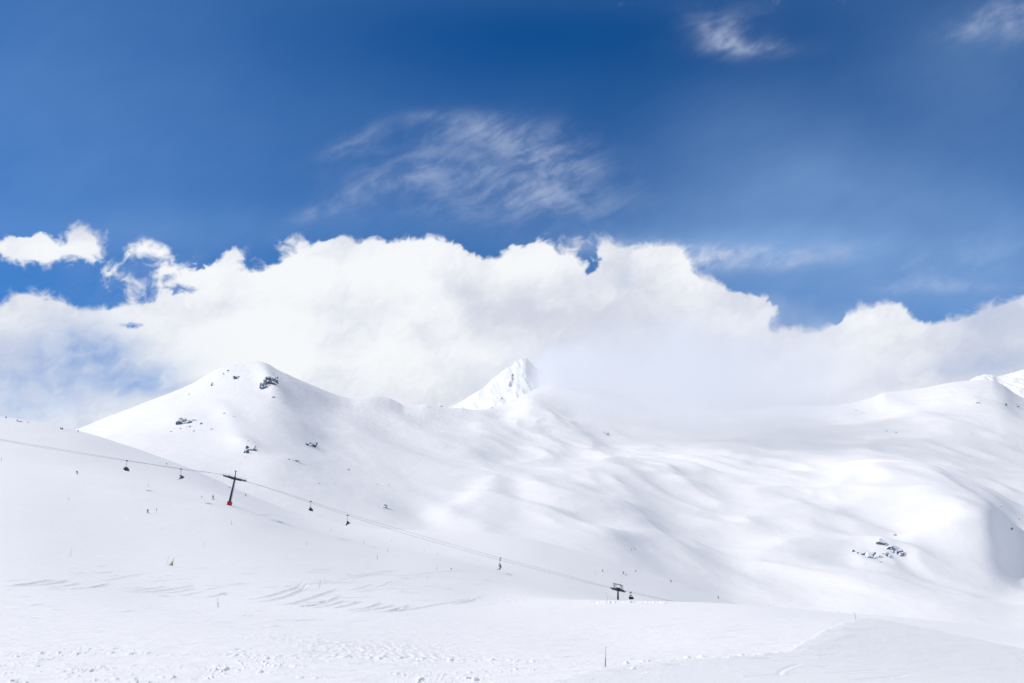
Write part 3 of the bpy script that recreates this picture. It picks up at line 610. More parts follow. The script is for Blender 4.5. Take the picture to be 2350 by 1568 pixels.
# ------------------------------------------------------------------ LIFT: pylons and ropes
Y1, Y2, HALF = 300.0, 345.0, 2.6
def sheaves(mb, c, t, n_, length, size=.24, gap=.62, below=False):
    """a row of wheels on both edges of a beam along t"""
    up = Vector((0, 1, 0)).cross(t)*-1
    if up.z < 0: up = -up
    k = int(length/gap)
    for i in range(k+1):
        p = c+t*(-length/2+i*length/k)+up*n_
        mb.tube(p-Vector((0, .10, 0)), p+Vector((0, .10, 0)), size, size, 12)
def pylon_one():
    B = on_ground(524.6, 1160); B.z -= .4
    e = empty('lift_pylon', B); tag(e, 'tall dark blue leaning chairlift pylon with a red padded foot', 'lift pylon')
    H = at(538.5, 1098.5, B.y)-B; a = H.normalized()
    t = (at(559, 1102.5, 300)-at(515, 1090.5, 300)).normalized(); yv = Vector((0, 1, 0)); side_ = a.cross(yv).normalized()
    MB().tube((0,0,0), H-a*.3, .44, .29, 20).build('pole', M_STEEL, e, True)
    pc = a*1.0-side_*.12
    MB().box(pc-side_*0.0, (1.5, 1.45, 1.75), (side_, yv, a)).build('base_pad', M_RED, e, False, .12)
    l = MB()
    for s in (-1, 1): l.tube(side_*(-.62)+yv*s*.2+a*2.0, H-side_*.5+yv*s*.2-a*.4, .03)
    for k in range(26): q = a*(2.1+k*.3)*1.0; w_ = .62-.12*k/26; l.tube(q-side_*w_-yv*.2, q-side_*w_+yv*.2, .018, None, 6)
    l.build('ladder', M_GALV, e)
    MB().box(H-a*.15, (.55, 6.4, .55), (side_, yv, a)).build('crossarm', M_STEEL, e, False, .05)
    for s in (-1, 1):
        c = H+yv*s*HALF
        upv = t.cross(yv); upv = upv if upv.z > 0 else -upv
        m = MB()
        # two hinged halves: beam above, beam below, wheels between
        for h, tl in ((-1, -.06), (1, .05)):
            th = (t+upv*tl).normalized(); uh = th.cross(yv); uh = uh if uh.z > 0 else -uh
            cc_ = c+th*h*1.85
            m.box(cc_+uh*.20, (3.5, .34, .14), (th, yv, uh)); m.box(cc_-uh*.30, (3.4, .34, .14), (th, yv, uh))
            for q in (-1.6, -.8, 0, .8, 1.6): m.box(cc_+th*q-uh*.05, (.10, .2, .5), (th, yv, uh))
            for i in range(7):
                p = cc_+th*(-1.6+i*.533)-uh*.05
                m.tube(p-yv*.12, p+yv*.12, .20, .20, 12)
        m.build('sheave_assembly', M_DARK, e)
        r = MB(); o_ = c+yv*s*.45
        r.box(o_+upv*.32, (7.2, .5, .05), (t, yv, upv))
        for q in (-3.6, -2.4, -1.4, 1.1, 2.0, 2.9, 3.6): r.tube(o_+t*q+upv*.3, o_+t*q+upv*1.0, .02, None, 6)
        for z_ in (.65, 1.0):
            r.tube(o_+t*-3.6+upv*z_, o_+t*-1.4+upv*z_, .017, None, 6); r.tube(o_+t*1.1+upv*z_, o_+t*3.6+upv*z_, .017, None, 6)
        r.build('catwalk', M_GALV, e)
    m = MB(); top = at(541, 1081.5, B.y)-B
    m.tube(H, top, .20, .13, 12); m.box(top+side_*-.05, (.9, .14, .16), (side_, yv, a)); m.box(top+side_*.3+a*.05, (.3, .3, .35), (side_, yv, a)); m.box(H+a*.35, (.75, .7, .9), (side_, yv, a), .6)
    m.build('mast', M_DARK, e)
    return e
pylon_one()
def pylon_two():
    top = at(1417.6, 1353.5, Y2); B = Vector((top.x, Y2, ground_z(top.x, Y2)-.3)); H = top-B
    e = empty('lift_pylon', B); tag(e, 'dark lift pylon with two lifting frames on its head, behind the snow crest', 'lift pylon')
    yv = Vector((0,1,0)); zv = Vector((0,0,1))
    t = (at(1437.6, 1357.8, 345)-at(1403.4, 1350.5, 345)).normalized(); upv = t.cross(yv); upv = upv if upv.z > 0 else -upv
    MB().tube((0,0,0), H-zv*.3, .42, .34, 20).build('pole', M_DARK, e, True)
    MB().box(H-zv*.1, (.7, 6.4, .6)).build('crossarm', M_DARK, e, False, .05)
    for s in (-1, 1):
        c = H+yv*s*HALF; m = MB()
        m.box(c+upv*.28, (3.6, .36, .22), (t, yv, upv)); m.box(c-upv*.30, (5.4, .36, .2), (t, yv, upv))
        m.box(c-t*2.4+upv*.12, (1.3, .32, .2), ((t+upv*.15).normalized(), yv, (upv-t*.15).normalized())); m.box(c+t*2.2+upv*.18, (1.7, .36, .3), ((t-upv*.2).normalized(), yv, (upv+t*.2).normalized()))
        for i in range(10):
            p = c+t*(-2.85+i*.63)-upv*.02; m.tube(p-yv*.13, p+yv*.13, .235, None, 12)
        m.build('sheave_assembly', M_DARK, e)
        f = MB()
        for q, dx in ((-1.5, .18), (1.6, -.18)):
            for dd in (-.28, .28): f.tube(c+t*(q+dd)+upv*.2, c+t*(q+dd*.8+dx*.3)+zv*2.25, .075, None, 8)
            f.box(c+t*(q+dx*.3)+zv*2.28, (.85, .2, .18))
        f.tube(c+t*-1.5+zv*2.3, c+t*1.6+zv*2.3, .085, None, 8)
        f.build('lifting_frame', M_DARK, e)
    g = MB(); g.box(H+upv*.65+t*.1, (1.3, 3.6, .5), (t, yv, upv)); g.build('service_platform', M_STEEL, e)
    return e
pylon_two()
def yline(px): return np.interp(px, [-400, 538, 1417, 1700], [Y1, Y1, Y2, 372])
front_pts = [(-400,918),(-150,974),(0,1008),(150,1033),(291,1056.5),(415,1077),(515,1090),(559,1103),(640,1129),(713,1154.5),(797,1183),(900,1216),(1000,1245),(1147,1285.5),(1280,1319),(1403,1350.5),(1437,1357.5),(1447,1360.5),(1510,1374),(1572,1387),(1700,1414)]
rear_pts = [(-400,916),(-150,973),(0,1010),(150,1036),(291,1058),(415,1075.5),(515,1090.5),(559,1103.5),(640,1127),(713,1151),(797,1178.5),(900,1210),(1000,1239),(1147,1280.5),(1280,1315),(1403,1348.5),(1437,1355.5),(1510,1372),(1572,1386),(1700,1413)]
def rope(pts, off, label):
    q = []
    for x in np.arange(-400, 1700, 12.0):
        py = float(curve(pts, np.array([x]))[0]); y = float(yline(x))+off; q.append(at(x, py, y))
    o = MB().path(q, .036).build('haul_rope', M_ROPE, None, True); tag(o, label, 'cable', 'haul ropes of the lift'); return q
rope(front_pts, -HALF, 'thin grey lift cable carrying the chairs with seated skiers')
rope(rear_pts, HALF, 'thin grey lift cable on the far side of the pylons, carrying the empty chairs')

# ------------------------------------------------------------------ PEOPLE
def skinned(name, joints, edges, mat, parent):
    """joints: {name: ((x,y,z), rx, ry)}; grown with a Skin modifier, then baked to one mesh"""
    ks = list(joints); me = bpy.data.meshes.new(name)
    me.from_pydata([joints[k][0] for k in ks], [(ks.index(a), ks.index(b)) for a, b in edges], [])
    o = bpy.data.objects.new(name, me); COL.objects.link(o)
    sk = o.modifiers.new('skin', 'SKIN'); sk.use_smooth_shade = True
    lay = me.skin_vertices[0].data if me.skin_vertices else None
    if lay is None:
        bm = bmesh.new(); bm.from_mesh(me); bm.verts.layers.skin.verify(); bm.to_mesh(me); bm.free(); lay = me.skin_vertices[0].data
    for i, k in enumerate(ks):
        lay[i].radius = joints[k][1:3]; lay[i].use_root = (k == 'pelvis')
    sb = o.modifiers.new('sub', 'SUBSURF'); sb.levels = 1; sb.render_levels = 1
    dg = bpy.context.evaluated_depsgraph_get(); ev = bpy.data.meshes.new_from_object(o.evaluated_get(dg))
    bpy.data.objects.remove(o); bpy.data.meshes.remove(me)
    ev.name = name; ev.materials.clear(); r = mesh_obj(name, ev, mat, parent, True); return r
E_BODY = [('pelvis','waist'),('waist','chest'),('chest','neck'),('neck','head'),('head','crown'),
          ('pelvis','hipL'),('hipL','kneeL'),('kneeL','ankL'),('ankL','toeL'),('pelvis','hipR'),('hipR','kneeR'),('kneeR','ankR'),('ankR','toeR'),
          ('chest','shL'),('shL','elL'),('elL','haL'),('haL','fiL'),('chest','shR'),('shR','elR'),('elR','haR'),('haR','fiR')]
RAD = dict(pelvis=(.16,.14), waist=(.15,.13), chest=(.19,.15), neck=(.075,.075), head=(.10,.11), crown=(.075,.08), hip=(.12,.12), knee=(.085,.085), ank=(.075,.075), toe=(.055,.05), sh=(.085,.085), el=(.065,.065), ha=(.045,.04), fi=(.03,.03))
def body(pose, mat, parent, name='body'):
    j = {}
    for k, p in pose.items():
        b = k[:-1] if k[-1] in 'LR' else k; j[k] = (p, *RAD[b])
    return skinned(name, j, E_BODY, mat, parent)
POSES = {
 'stand': dict(pelvis=(0,0,.92), waist=(0,0,1.08), chest=(.02,0,1.32), neck=(.03,0,1.50), head=(.05,0,1.60), crown=(.05,0,1.70),
    hipL=(0,.12,.86), kneeL=(.05,.17,.5), ankL=(-.01,.19,.12), toeL=(.17,.21,.07), hipR=(0,-.12,.86), kneeR=(.04,-.18,.5), ankR=(-.02,-.22,.12), toeR=(.16,-.24,.07),
    shL=(.02,.22,1.40), elL=(.02,.36,1.14), haL=(.20,.40,.98), fiL=(.27,.40,.95), shR=(.02,-.22,1.40), elR=(.0,-.38,1.14), haR=(.18,-.44,.98), fiR=(.25,-.44,.95)),
 'ski': dict(pelvis=(-.14,0,.72), waist=(-.05,0,.86), chest=(.14,0,1.06), neck=(.25,0,1.20), head=(.31,0,1.29), crown=(.33,0,1.38),
    hipL=(-.12,.12,.68), kneeL=(.16,.14,.46), ankL=(-.02,.13,.12), toeL=(.17,.13,.07), hipR=(-.12,-.12,.68), kneeR=(.15,-.14,.45), ankR=(-.03,-.13,.12), toeR=(.16,-.13,.07),
    shL=(.16,.21,1.12), elL=(.10,.34,.90), haL=(.34,.38,.86), fiL=(.41,.37,.84), shR=(.16,-.21,1.12), elR=(.10,-.34,.90), haR=(.34,-.40,.84), fiR=(.41,-.39,.82)),
 'sit': dict(pelvis=(0,0,.10), waist=(-.03,0,.25), chest=(.0,0,.48), neck=(.05,0,.66), head=(.09,0,.76), crown=(.10,0,.86),
    hipL=(.04,.11,.09), kneeL=(.46,.13,.07), ankL=(.42,.14,-.38), toeL=(.60,.14,-.44), hipR=(.04,-.11,.09), kneeR=(.45,-.13,.06), ankR=(.44,-.14,-.39), toeR=(.62,-.14,-.45),
    shL=(.0,.21,.56), elL=(.10,.28,.32), haL=(.30,.22,.24), fiL=(.37,.20,.23), shR=(.0,-.21,.56), elR=(.10,-.28,.32), haR=(.31,-.22,.24), fiR=(.38,-.20,.23)),
 'crouch': dict(pelvis=(-.12,0,.34), waist=(-.07,0,.48), chest=(.05,0,.68), neck=(.12,0,.84), head=(.16,0,.93), crown=(.17,0,1.02),
    hipL=(-.08,.12,.32), kneeL=(.30,.18,.48), ankL=(.22,.18,.10), toeL=(.40,.20,.06), hipR=(-.08,-.12,.32), kneeR=(.29,-.18,.47), ankR=(.20,-.18,.10), toeR=(.38,-.20,.06),
    shL=(.05,.21,.76), elL=(.14,.30,.54), haL=(.34,.24,.52), fiL=(.41,.22,.52), shR=(.05,-.21,.76), elR=(.14,-.30,.54), haR=(.35,-.24,.51), fiR=(.42,-.22,.51)),
}
def head_bits(pose, e):
    h = Vector(POSES[pose]['head'])
    MB().ball(h+Vector((.0,0,.05)), .135, (1.05,.95,1.0)).build('helmet', M_HELM, e, True)
    MB().ball(h+Vector((.045,0,-.02)), .095, (.95,.8,1.1)).ball(h+Vector((.145,0,-.03)), .018).build('face', M_SKIN, e, True)
    MB().box(h+Vector((.125,0,.02)), (.05,.17,.07)).build('goggles', M_SIGN, e, False, .015)
def skis(e, z, x, y, pitch=0.0, L=1.65):
    for s in (-1, 1):
        m = MB(); c, sn = math.cos(pitch), math.sin(pitch)
        ax = (Vector((c,0,sn)), Vector((0,1,0)), Vector((-sn,0,c)))
        o = Vector((x, s*y, z)); m.box(o, (L, .085, .03), ax)
        m.box(o+ax[0]*(L/2+.06)+ax[2]*.04, (.16, .075, .025), ((ax[0]+ax[2]*.6).normalized(), ax[1], (ax[2]-ax[0]*.6).normalized()))
        m.box(o+ax[2]*.035-ax[0]*.03, (.32, .075, .05), ax)
        m.build('ski', M_SKI, e)
def poles(e, pose):
    P = POSES[pose]
    for s in 'LR':
        h = Vector(P['ha'+s]); tip = Vector((h.x-(.35 if pose == 'ski' else -.02), h.y*1.25, .02))
        d = (h-tip).normalized()
        MB().tube(tip, h+d*.12, .012, .014, 6).tube(tip+d*.08, tip+d*.10, .05, .05, 8).build('ski_pole', M_POLE, e)
protos = {}
def person(kind, mat, loc, rz, label, group=None, scale=1.0, on_skis=True, with_poles=True, slope=0.0):
    key = (kind, mat.name, on_skis, with_poles)
    if key not in protos:
        e = empty('person', (0,0,0)); body(POSES[kind], mat, e); head_bits(kind, e)
        if on_skis: skis(e, .03 if kind != 'sit' else -.49, .02 if kind != 'sit' else .52, .13 if kind != 'stand' else .2, 0 if kind != 'sit' else -.0)
        if with_poles and kind in ('stand', 'ski'): poles(e, kind)
        protos[key] = e; o = e
    else: o = copy_tree(protos[key])
    o.location = loc; o.rotation_euler = (0, slope, rz); o.scale = (scale,)*3
    for k in ('label', 'category', 'group'):
        if k in o: del o[k]
    tag(o, label, 'person', group); return o
PI = math.pi
SK = 'skiers on the lift slope'
person('stand', M_BLACK, on_ground(489, 1147), PI*1.3, 'lone skier in black standing left of the red-footed pylon', SK)
person('ski', M_BLACK, on_ground(1382, 1313), .15, 'crouched skier in black gliding right, leftmost of those above the far pylon', SK)
person('stand', M_NAVY, on_ground(1430, 1318), PI*1.5, 'skier in navy standing upright beside a smaller one above the far pylon', SK)
person('ski', M_NAVY, on_ground(1436.5, 1321.5), 2.7, 'smaller skier in navy bending just right of the upright navy skier', SK, .85)
person('ski', M_BLACK, on_ground(1458, 1313.5), -.25, 'skier in black sliding sideways, highest and rightmost of the group above the far pylon', SK)
person('stand', M_BLACK, on_ground(1539, 1337), PI*1.5, 'skier in black on the bright slope edge right of the far pylon', SK)
person('stand', M_BLACK, on_ground(1647.5, 1374), PI*1.6, 'skier in black near the tip of the slope, right of the lift cables', SK)
person('stand', M_GREY, on_mount(1763.5, 1393), 2.9, 'distant grey skier on the flat piste beyond the tip of the slope', SK, .9)
person('ski', M_BLACK, on_ground(564, 1139), 2.8, 'skier in black crossing the ridge line just right of the near pylon', SK)
person('stand', M_NAVY, on_ground(339, 1178), 2.4, 'short skier in navy near a pole in the middle of the left slope', SK, .8)
person('ski', M_GREY, on_ground(177, 1088), 2.6, 'grey skier on the far left slope below the cables', SK)
person('crouch', M_BLACK, on_ground(138.8, 985.6), .3, 'left one of the two people crouching in black on the left skyline', 'people resting on the skyline', 1.25, False)
person('crouch', M_BLACK, on_ground(143.6, 986.8), 2.8, 'right one of the two people crouching in black on the left skyline', 'people resting on the skyline', 1.35, False)
MS_ = 'skiers far off on the mountainside'
person('stand', M_NAVY, on_mount(867, 1113.5), 2.8, 'left one of two tiny skiers on the far traverse above the cables', MS_)
person('stand', M_NAVY, on_mount(892, 1115), 2.8, 'right one of two tiny skiers on the far traverse above the cables', MS_)
person('stand', M_GREY, on_mount(1449, 1263.5), 1.7, 'left one of two tiny pale skiers in the valley above the black skiers', MS_)
person('stand', M_GREY, on_mount(1456.5, 1262), 1.7, 'right one of two tiny pale skiers in the valley above the black skiers', MS_)
person('stand', M_GREY, on_mount(1924, 1407), 3.0, 'faint grey skier on the piste left of the thin leaning marker', SK, .7)
person('stand', M_GREY, on_mount(1957.5, 1410), 3.0, 'faint grey skier next to the thin leaning marker behind the mound', SK, .7)

# ------------------------------------------------------------------ CHAIRS
def make_chair(open_bubble, mat_b, rope_slope):
    e = empty('lift_chair', (0,0,0))
    m = MB(); m.box((0,0,.02), (.55,.22,.26)).prism([(-.62,.02),(-.3,-.06),(.3,-.06),(.62,.02),(.25,.2),(.0,.3),(-.2,.2)], -.09, .09)
    m.build('grip', M_DARK, e)
    MB().path([(0,0,-.1),(0.02,0,-.6),(0,0,-1.4),(0,0,-2.15)], .058, 8).build('hanger_arm', M_STEEL, e, True)
    y = MB().tube((0,-1.05,-2.3),(0,1.05,-2.3), .05)
    y.tube((0,0,-2.1),(-.22,0,-2.45), .05).tube((0,0,-2.1),(.2,0,-2.45), .05)
    for s in (-1.05, 1.05): y.path([(0,s,-2.3),(-.16,s,-2.5),(-.34,s,-2.9),(-.36,s,-3.42),(.14,s,-3.50)], .035, 6)
    y.build('yoke', M_STEEL, e)
    MB().prism([(-.34,-3.46),(.18,-3.50),(.20,-3.38),(.05,-3.34),(-.32,-3.36)], -1.15, 1.15).build('seat', M_DARK, e)
    MB().prism([(-.34,-3.36),(-.26,-3.36),(-.42,-2.80),(-.50,-2.80)], -1.15, 1.15).build('backrest', M_DARK, e)
    if open_bubble: prof = [(.30,-2.42),(.02,-2.36),(-.32,-2.46),(-.62,-2.72),(-.80,-3.02),(-.78,-3.2)]
    else: prof = [(-.18,-2.62),(.02,-2.44),(.26,-2.56),(.50,-2.92),(.68,-3.34),(.88,-3.80)]
    MB().prism(arc_band(prof, .05), -1.2, 1.2).build('bubble', mat_b, e)
    if not open_bubble: MB().prism([(-.05,-2.8),(.2,-2.68),(.44,-3.0),(.72,-3.62),(.34,-3.78),(.02,-3.5)], -1.1, 1.1).build('footrest_bar', M_DARK, e)
    else: MB().tube((.35,-1.1,-3.15),(.35,1.1,-3.15), .03).tube((-.3,-1.1,-3.0),(.35,-1.1,-3.15), .03).tube((-.3,1.1,-3.0),(.35,1.1,-3.15), .03).build('restraint_bar', M_STEEL, e)
    return e
def rope_at(px, pts, off): return at(px, float(curve(pts, np.array([float(px)]))[0]), float(yline(px))+off)
CG = 'chairs hanging along the lift'
c_open = make_chair(True, M_DARK, 0); c_shut = make_chair(False, M_DARK, 0)
p = rope_at(291, rear_pts, HALF); c_shut.location = p; c_shut.rotation_euler = (0, .12, 0)
tag(c_shut, 'empty dark chair with closed bubble, first from the left on the cable', 'lift chair', CG)
c2 = copy_tree(c_shut); c2.location = rope_at(713, rear_pts, HALF); c2.rotation_euler = (0, .05, 0)
tag(c2, 'empty dark chair with closed bubble, first one right of the near pylon', 'lift chair', CG)
p = rope_at(415, front_pts, -HALF); c_open.location = p; c_open.rotation_euler = (0, 0, PI)
tag(c_open, 'chair with raised bubble and one rider, just left of the near pylon', 'lift chair', CG)
c3 = copy_tree(c_open); c3.location = rope_at(797, front_pts, -HALF); tag(c3, 'chair with riders in black, second one right of the near pylon', 'lift chair', CG)
c4 = copy_tree(c_open); c4.location = rope_at(1147, front_pts, -HALF); tag(c4, 'chair with riders in grey, midway between the two pylons', 'lift chair', CG)
for ch in c4.children:
    if ch.name.startswith('bubble'): ch.data = ch.data.copy(); ch.data.materials[0] = M_BUB
c5 = copy_tree(c_shut); c5.location = rope_at(1148, rear_pts, HALF); tag(c5, 'empty chair on the far cable, directly behind the chair with grey riders', 'lift chair', CG)
def rider(chair, dy, mat, label, sc_=1.0):
    l = chair.location; o = person('sit', mat, (l.x-(-.10), l.y+dy, l.z-3.38), PI, label, 'riders on the chairs', sc_)
rider(c_open, -.1, M_BLACK, 'rider in black with skis on the chair left of the near pylon')
rider(c3, -.8, M_BLACK, 'rider in black at the near end of the second chair right of the pylon')
rider(c3, -.1, M_NAVY, 'rider in navy in the middle of the second chair right of the pylon')
rider(c3, .7, M_BLACK, 'rider in black at the far end of the second chair right of the pylon')
rider(c4, -.8, M_GREY, 'rider in grey at the near end of the chair midway between the pylons')
rider(c4, 0, M_NAVY, 'rider in navy in the middle of the chair midway between the pylons')
rider(c4, .8, M_GREY, 'rider in grey at the far end of the chair midway between the pylons')
def cabin():
    p = rope_at(1446.5, front_pts, -HALF); e = empty('gondola_cabin', p); tag(e, 'dark cabin with a see-through window band, hanging right of the far pylon', 'gondola')
    MB().box((.0,0,.08), (.8,.25,.32)).box((.35,0,.22), (.22,.22,.35)).build('grip', M_DARK, e)
    h = MB()
    for s in (-.28, .28): h.tube((s,0,-.05),(s*.55+.12,0,-1.15), .065, None, 8)
    h.build('hanger_arm', M_DARK, e)
    MB().prism([(-.5,-1.35),(-.42,-1.2),(.1,-1.08),(.42,-1.16),(.72,-1.4),(.66,-1.44),(.1,-1.30),(-.4,-1.32)], -.95, .95).build('roof', M_DARK, e)
    b = MB()
    for x, x2 in ((-.47,-.6),(.68,.86)):
        for y in (-.88, .88): b.tube((x,y,-1.36),(x2,y,-1.72), .035)
    b.build('window_frame', M_DARK, e)
    MB().prism([(-.62,-1.72),(.88,-1.72),(1.12,-2.05),(1.22,-2.35),(1.0,-2.62),(.78,-2.80),(-.60,-2.82),(-.70,-2.4),(-.68,-1.9)], -.95, .95).build('body', M_DARK, e, False, .05)
    MB().box((1.22,0,-2.45), (.3,1.3,.4)).box((1.1,0,-2.3), (.3,1.2,.1)).build('ski_rack', M_DARK, e)
cabin()

# ------------------------------------------------------------------ MARKERS, FALLEN BANNER
def marker(px, py_foot, h, lean, label, sleeve=.35, r=.03, mats=(M_POLE, M_SIGN), layer='g', disc=0.0, group='marker poles on the snow'):
    B = (on_ground if layer == 'g' else on_mount)(px, py_foot); e = empty('marker_pole', B)
    d = Vector((math.sin(lean), 0, math.cos(lean)))
    MB().tube(-d*.1, d*h, r, r*.8, 8).build('pole', mats[0], e)
    if sleeve: MB().tube(d*(.02), d*h*sleeve, r*2.0, r*1.7, 8).build('sleeve', mats[1], e)
    if disc: MB().tube(d*h*.55+Vector((0,-.05,0)), d*h*.55+Vector((0,-.01,0)), disc, disc, 16).build('disc', mats[1], e)
    tag(e, label, 'marker pole', group); return e
marker(1388.5, 1531, 1.85, .03, 'tall marker pole in the near snow, lower right, dark below and plum above', .44, .019, (M_POLER, M_BLACK))
marker(500, 1394, 1.75, .0, 'dark marker pole among the fan of skid tracks, lower left', .5, .026, (M_POLE, M_SIGN))
marker(733, 1350, 1.95, .13, 'plum marker pole leaning right beside the track that bends, below the near pylon', 0, .030, (M_POLER, M_POLER))
marker(161.5, 1279, 2.3, .12, 'thin grey pole on the smooth slope at far left, below the other poles', 0, .024)
marker(467.5, 1256, 1.75, .05, 'thin pale pole right of and above the yellow banner', 0, .022)
marker(979, 1330, 2.1, .42, 'thin pole leaning steeply right in the middle of the snowfield', 0, .022)
marker(1393.5, 1380, 2.6, -.09, 'thin grey pole on the crest just left of the far pylon', 0, .030)
marker(382, 1298, 2.3, .24, 'pale leaning pole just left of the yellow banner', 0, .022)
for (x, y, h, ln, lb, sl, dc) in [
    (158, 1149, 1.9, 0, 'marker pole with dark foot on the left slope, below the leftmost trace', .45, 0),
    (340, 1118, 2.0, .1, 'marker pole with dark foot above the big chair shadow on the left slope', .45, 0),
    (359, 1177, 1.9, 0, 'marker pole with round disc, right of the short navy skier', .1, .17),
    (463, 1145, 1.5, 0, 'small round marker left of the lone skier in black', .1, .20),
    (531, 1205, 1.7, .03, 'marker pole with dark foot straight below the near pylon', .5, 0),
    (704, 1251, 1.6, 0, 'marker pole with dark foot below the first chair right of the pylon', .5, 0),
    (759, 1221, 2.0, .12, 'marker pole leaning right beneath the two middle chairs', .5, 0),
    (835, 1248, 1.5, 0, 'short marker pole right of the second middle chair shadow track', .5, 0),
    (866, 1284, 2.2, 0, 'tall marker pole below the long dark shadow streak', .6, 0),
    (889, 1266, 2.0, .12, 'marker pole leaning right at the end of the shadow streak', .35, 0),
    (898, 1244, 1.8, .12, 'thin marker pole high on the slope right of the middle chairs', .3, 0),
    (973, 1266, 1.9, 0, 'marker pole under the twin cables, left of the grey riders', .35, 0),
    (1004, 1273, 1.9, 0, 'marker pole with dark middle under the twin cables', .4, 0),
    (1002, 1307, 1.9, .05, 'marker pole below the twin cables near the leaning thin pole', .35, 0),
    (1035, 1311, 1.4, 0, 'round dark marker right of the steeply leaning thin pole', .1, .20),
    (1069, 1285, 1.7, 0, 'faint marker pole left of the grey riders, nearer the cables', 0, 0),
    (1085, 1289, 1.7, 0, 'faint marker pole just below left of the grey riders', 0, 0),
    (1098, 1291, 1.7, 0, 'faint marker pole below the grey riders', 0, 0),
    (1177, 1301, 1.7, 0, 'faint marker pole right of the grey riders', 0, 0),
    (1366, 1319, 2.2, .0, 'faint marker pole left below the group of skiers above the far pylon', .2, 0),
    (1425, 1296+19, 2.2, .0, 'faint marker pole between the gliding skier and the upright navy skier', 0, 0),
    (1455, 1345, 2.6, .0, 'marker pole with small foot right above the far pylon', .2, .0),
    (1475, 1352, 2.2, .0, 'faint marker pole right above the dark cabin', 0, 0),
    (1620, 1375, 2.2, .1, 'faint marker pole left of the skier near the tip of the slope', 0, 0),
    (14, 965, 3.4, .0, 'round marker on a pole at the far left end of the skyline', 0, .45),
    (179, 994, 2.4, .0, 'round grey marker on the skyline right of the two crouching people', .1, .40),
    (382, 1069, 2.0, .0, 'marker on the ridge line between the two left chairs', .2, .3),
    (399, 1075, 3.2, .06, 'thin pole on the ridge line just left of the second chair', 0, 0),
    (494, 1111, 2.6, .1, 'thin pole on the ridge line left of the near pylon head', 0, 0),
    (527, 1122.5, 1.8, .0, 'round dark marker on the ridge line touching the near pylon shaft', .1, .3),
    (3, 1058, 2.0, .1, 'marker with dark foot at the left edge of the picture', .7, 0)]:
    marker(x, y, h, ln, lb, sl, .022 if not sl else .028, (M_POLE, M_SIGN), 'g', dc)
marker(1963.5, 1424, 1.0, -.13, 'thin plum pole leaning left on top of the mound at lower right', 0, .018, (M_POLER, M_POLER))
def banner():
    B = on_ground(396.5, 1298.5); e = empty('fallen_banner', B); tag(e, 'yellow cloth banner sagging from a bent pole, casting a dark shadow', 'banner')
    k = B.y/F
    MB().path([(0,0,-.1),(.0,0,.5),(.02,0,1.0),(.10,0,1.4),(.30,0,2.1)], .035, 8).build('pole', M_POLER, e, True)
    m = MB(); n = 12; V = {}
    for i in range(n+1):
        for j in range(n+1-i):
            a, b = i/n, j/n      # a up, b out
            x = -b*1.35*(1-a*.25); z = .06+a*1.28-(b*(1-a-b))*.30; y = .05*math.sin(9*b+5*a)+b*.5
            V[i, j] = m.bm.verts.new((x, y, z))
    for i in range(n):
        for j in range(n-i):
            m.bm.faces.new((V[i, j], V[i, j+1], V[i+1, j]))
            if j < n-i-1: m.bm.faces.new((V[i, j+1], V[i+1, j+1], V[i+1, j]))
    geo = bmesh.ops.solidify(m.bm, geom=list(m.bm.faces), thickness=.02)
    m.build('cloth', M_YEL, e, True)
    MB().path([(0,0,.05),(-.5,.2,.03),(-1.4,.5,.0)], .03, 6).build('cord', M_POLER, e)
banner()

# ------------------------------------------------------------------ ROCKS
def rock(px, py, w, h, label, layer='m', n=3, seed=0, group='dark rocks showing through the snow', jag=.42, sink=.25):
    """w, h: size in design units at that distance"""
    land = {'m': on_mount, 'g': on_ground}.get(layer, globals().get('on_peak')); P = land(px, py); k = P.y/F; W_, H_ = w*k*1.2, h*k*1.2
    r = random.Random(int(px*7+py)+seed); bm = bmesh.new(); nr = np.random.RandomState(int(px*3+py))
    for i in range(n):
        g = bmesh.ops.create_icosphere(bm, subdivisions=3, radius=1.0)
        f = 1.1 if n == 1 else r.uniform(.30, .62)
        cx = cy = cz = 0
        if n > 1:
            sp = .10 if n == 2 else .2 if n < 4 else (.5 if n > 5 else .4)
            for _try in range(8):
                dq = land(px+r.uniform(-sp, sp)*w, py+r.uniform(-sp, sp)*h)-P
                if abs(dq.y) < W_*1.2: cx, cy, cz = dq; break
            if n > 3 and i == 0: cx, cy, cz, f = 0, 0, -.12*H_, .95      # the bedrock that ties the blocks together
            else: cx = r.uniform(-.4, .4)*W_
        ph = [r.uniform(0, 99) for _ in range(3)]
        vs = g['verts']; co = np.array([v.co for v in vs])
        for _ in range(11):      # cleave flat faces
            nv = Vector((r.gauss(0,1), r.gauss(0,1), r.gauss(0,.8))).normalized(); off = r.uniform(.42, .8); nn_ = np.array(nv)
            dd_ = np.maximum(co @ nn_-off, 0); co = co-dd_[:, None]*nn_
        q = fbm(co[:,0]*1.6+ph[0]+co[:,2]*.8, co[:,1]*1.6+ph[1]-co[:,2]*.9, 900+i, 4, .6)
        q2 = 1-2*np.abs(gnoise(co[:,0]*2.1+ph[2]+co[:,2], co[:,2]*2.3+co[:,1]+ph[0], 950+i))
        fl = r.uniform(.6, 1.0); hz = (.45 if n > 3 and i == 0 else 1)
        for v, c, a, b in zip(vs, co, q, q2):
            s = 1.25+jag*.22*a+jag*.12*b
            v.co = Vector((c[0]*W_/2*f*s+cx, c[1]*W_/2*f*s*fl+cy, c[2]*H_/2*f*s*(1.25 if n > 1 else 1)*hz+cz))
    me = bpy.data.meshes.new('rock'); bm.to_mesh(me); bm.free()
    o = mesh_obj('rock', me, M_ROCK, None, False); o.location = P+Vector((0, 0, H_*.02)); tag(o, label, 'rock', group); return o
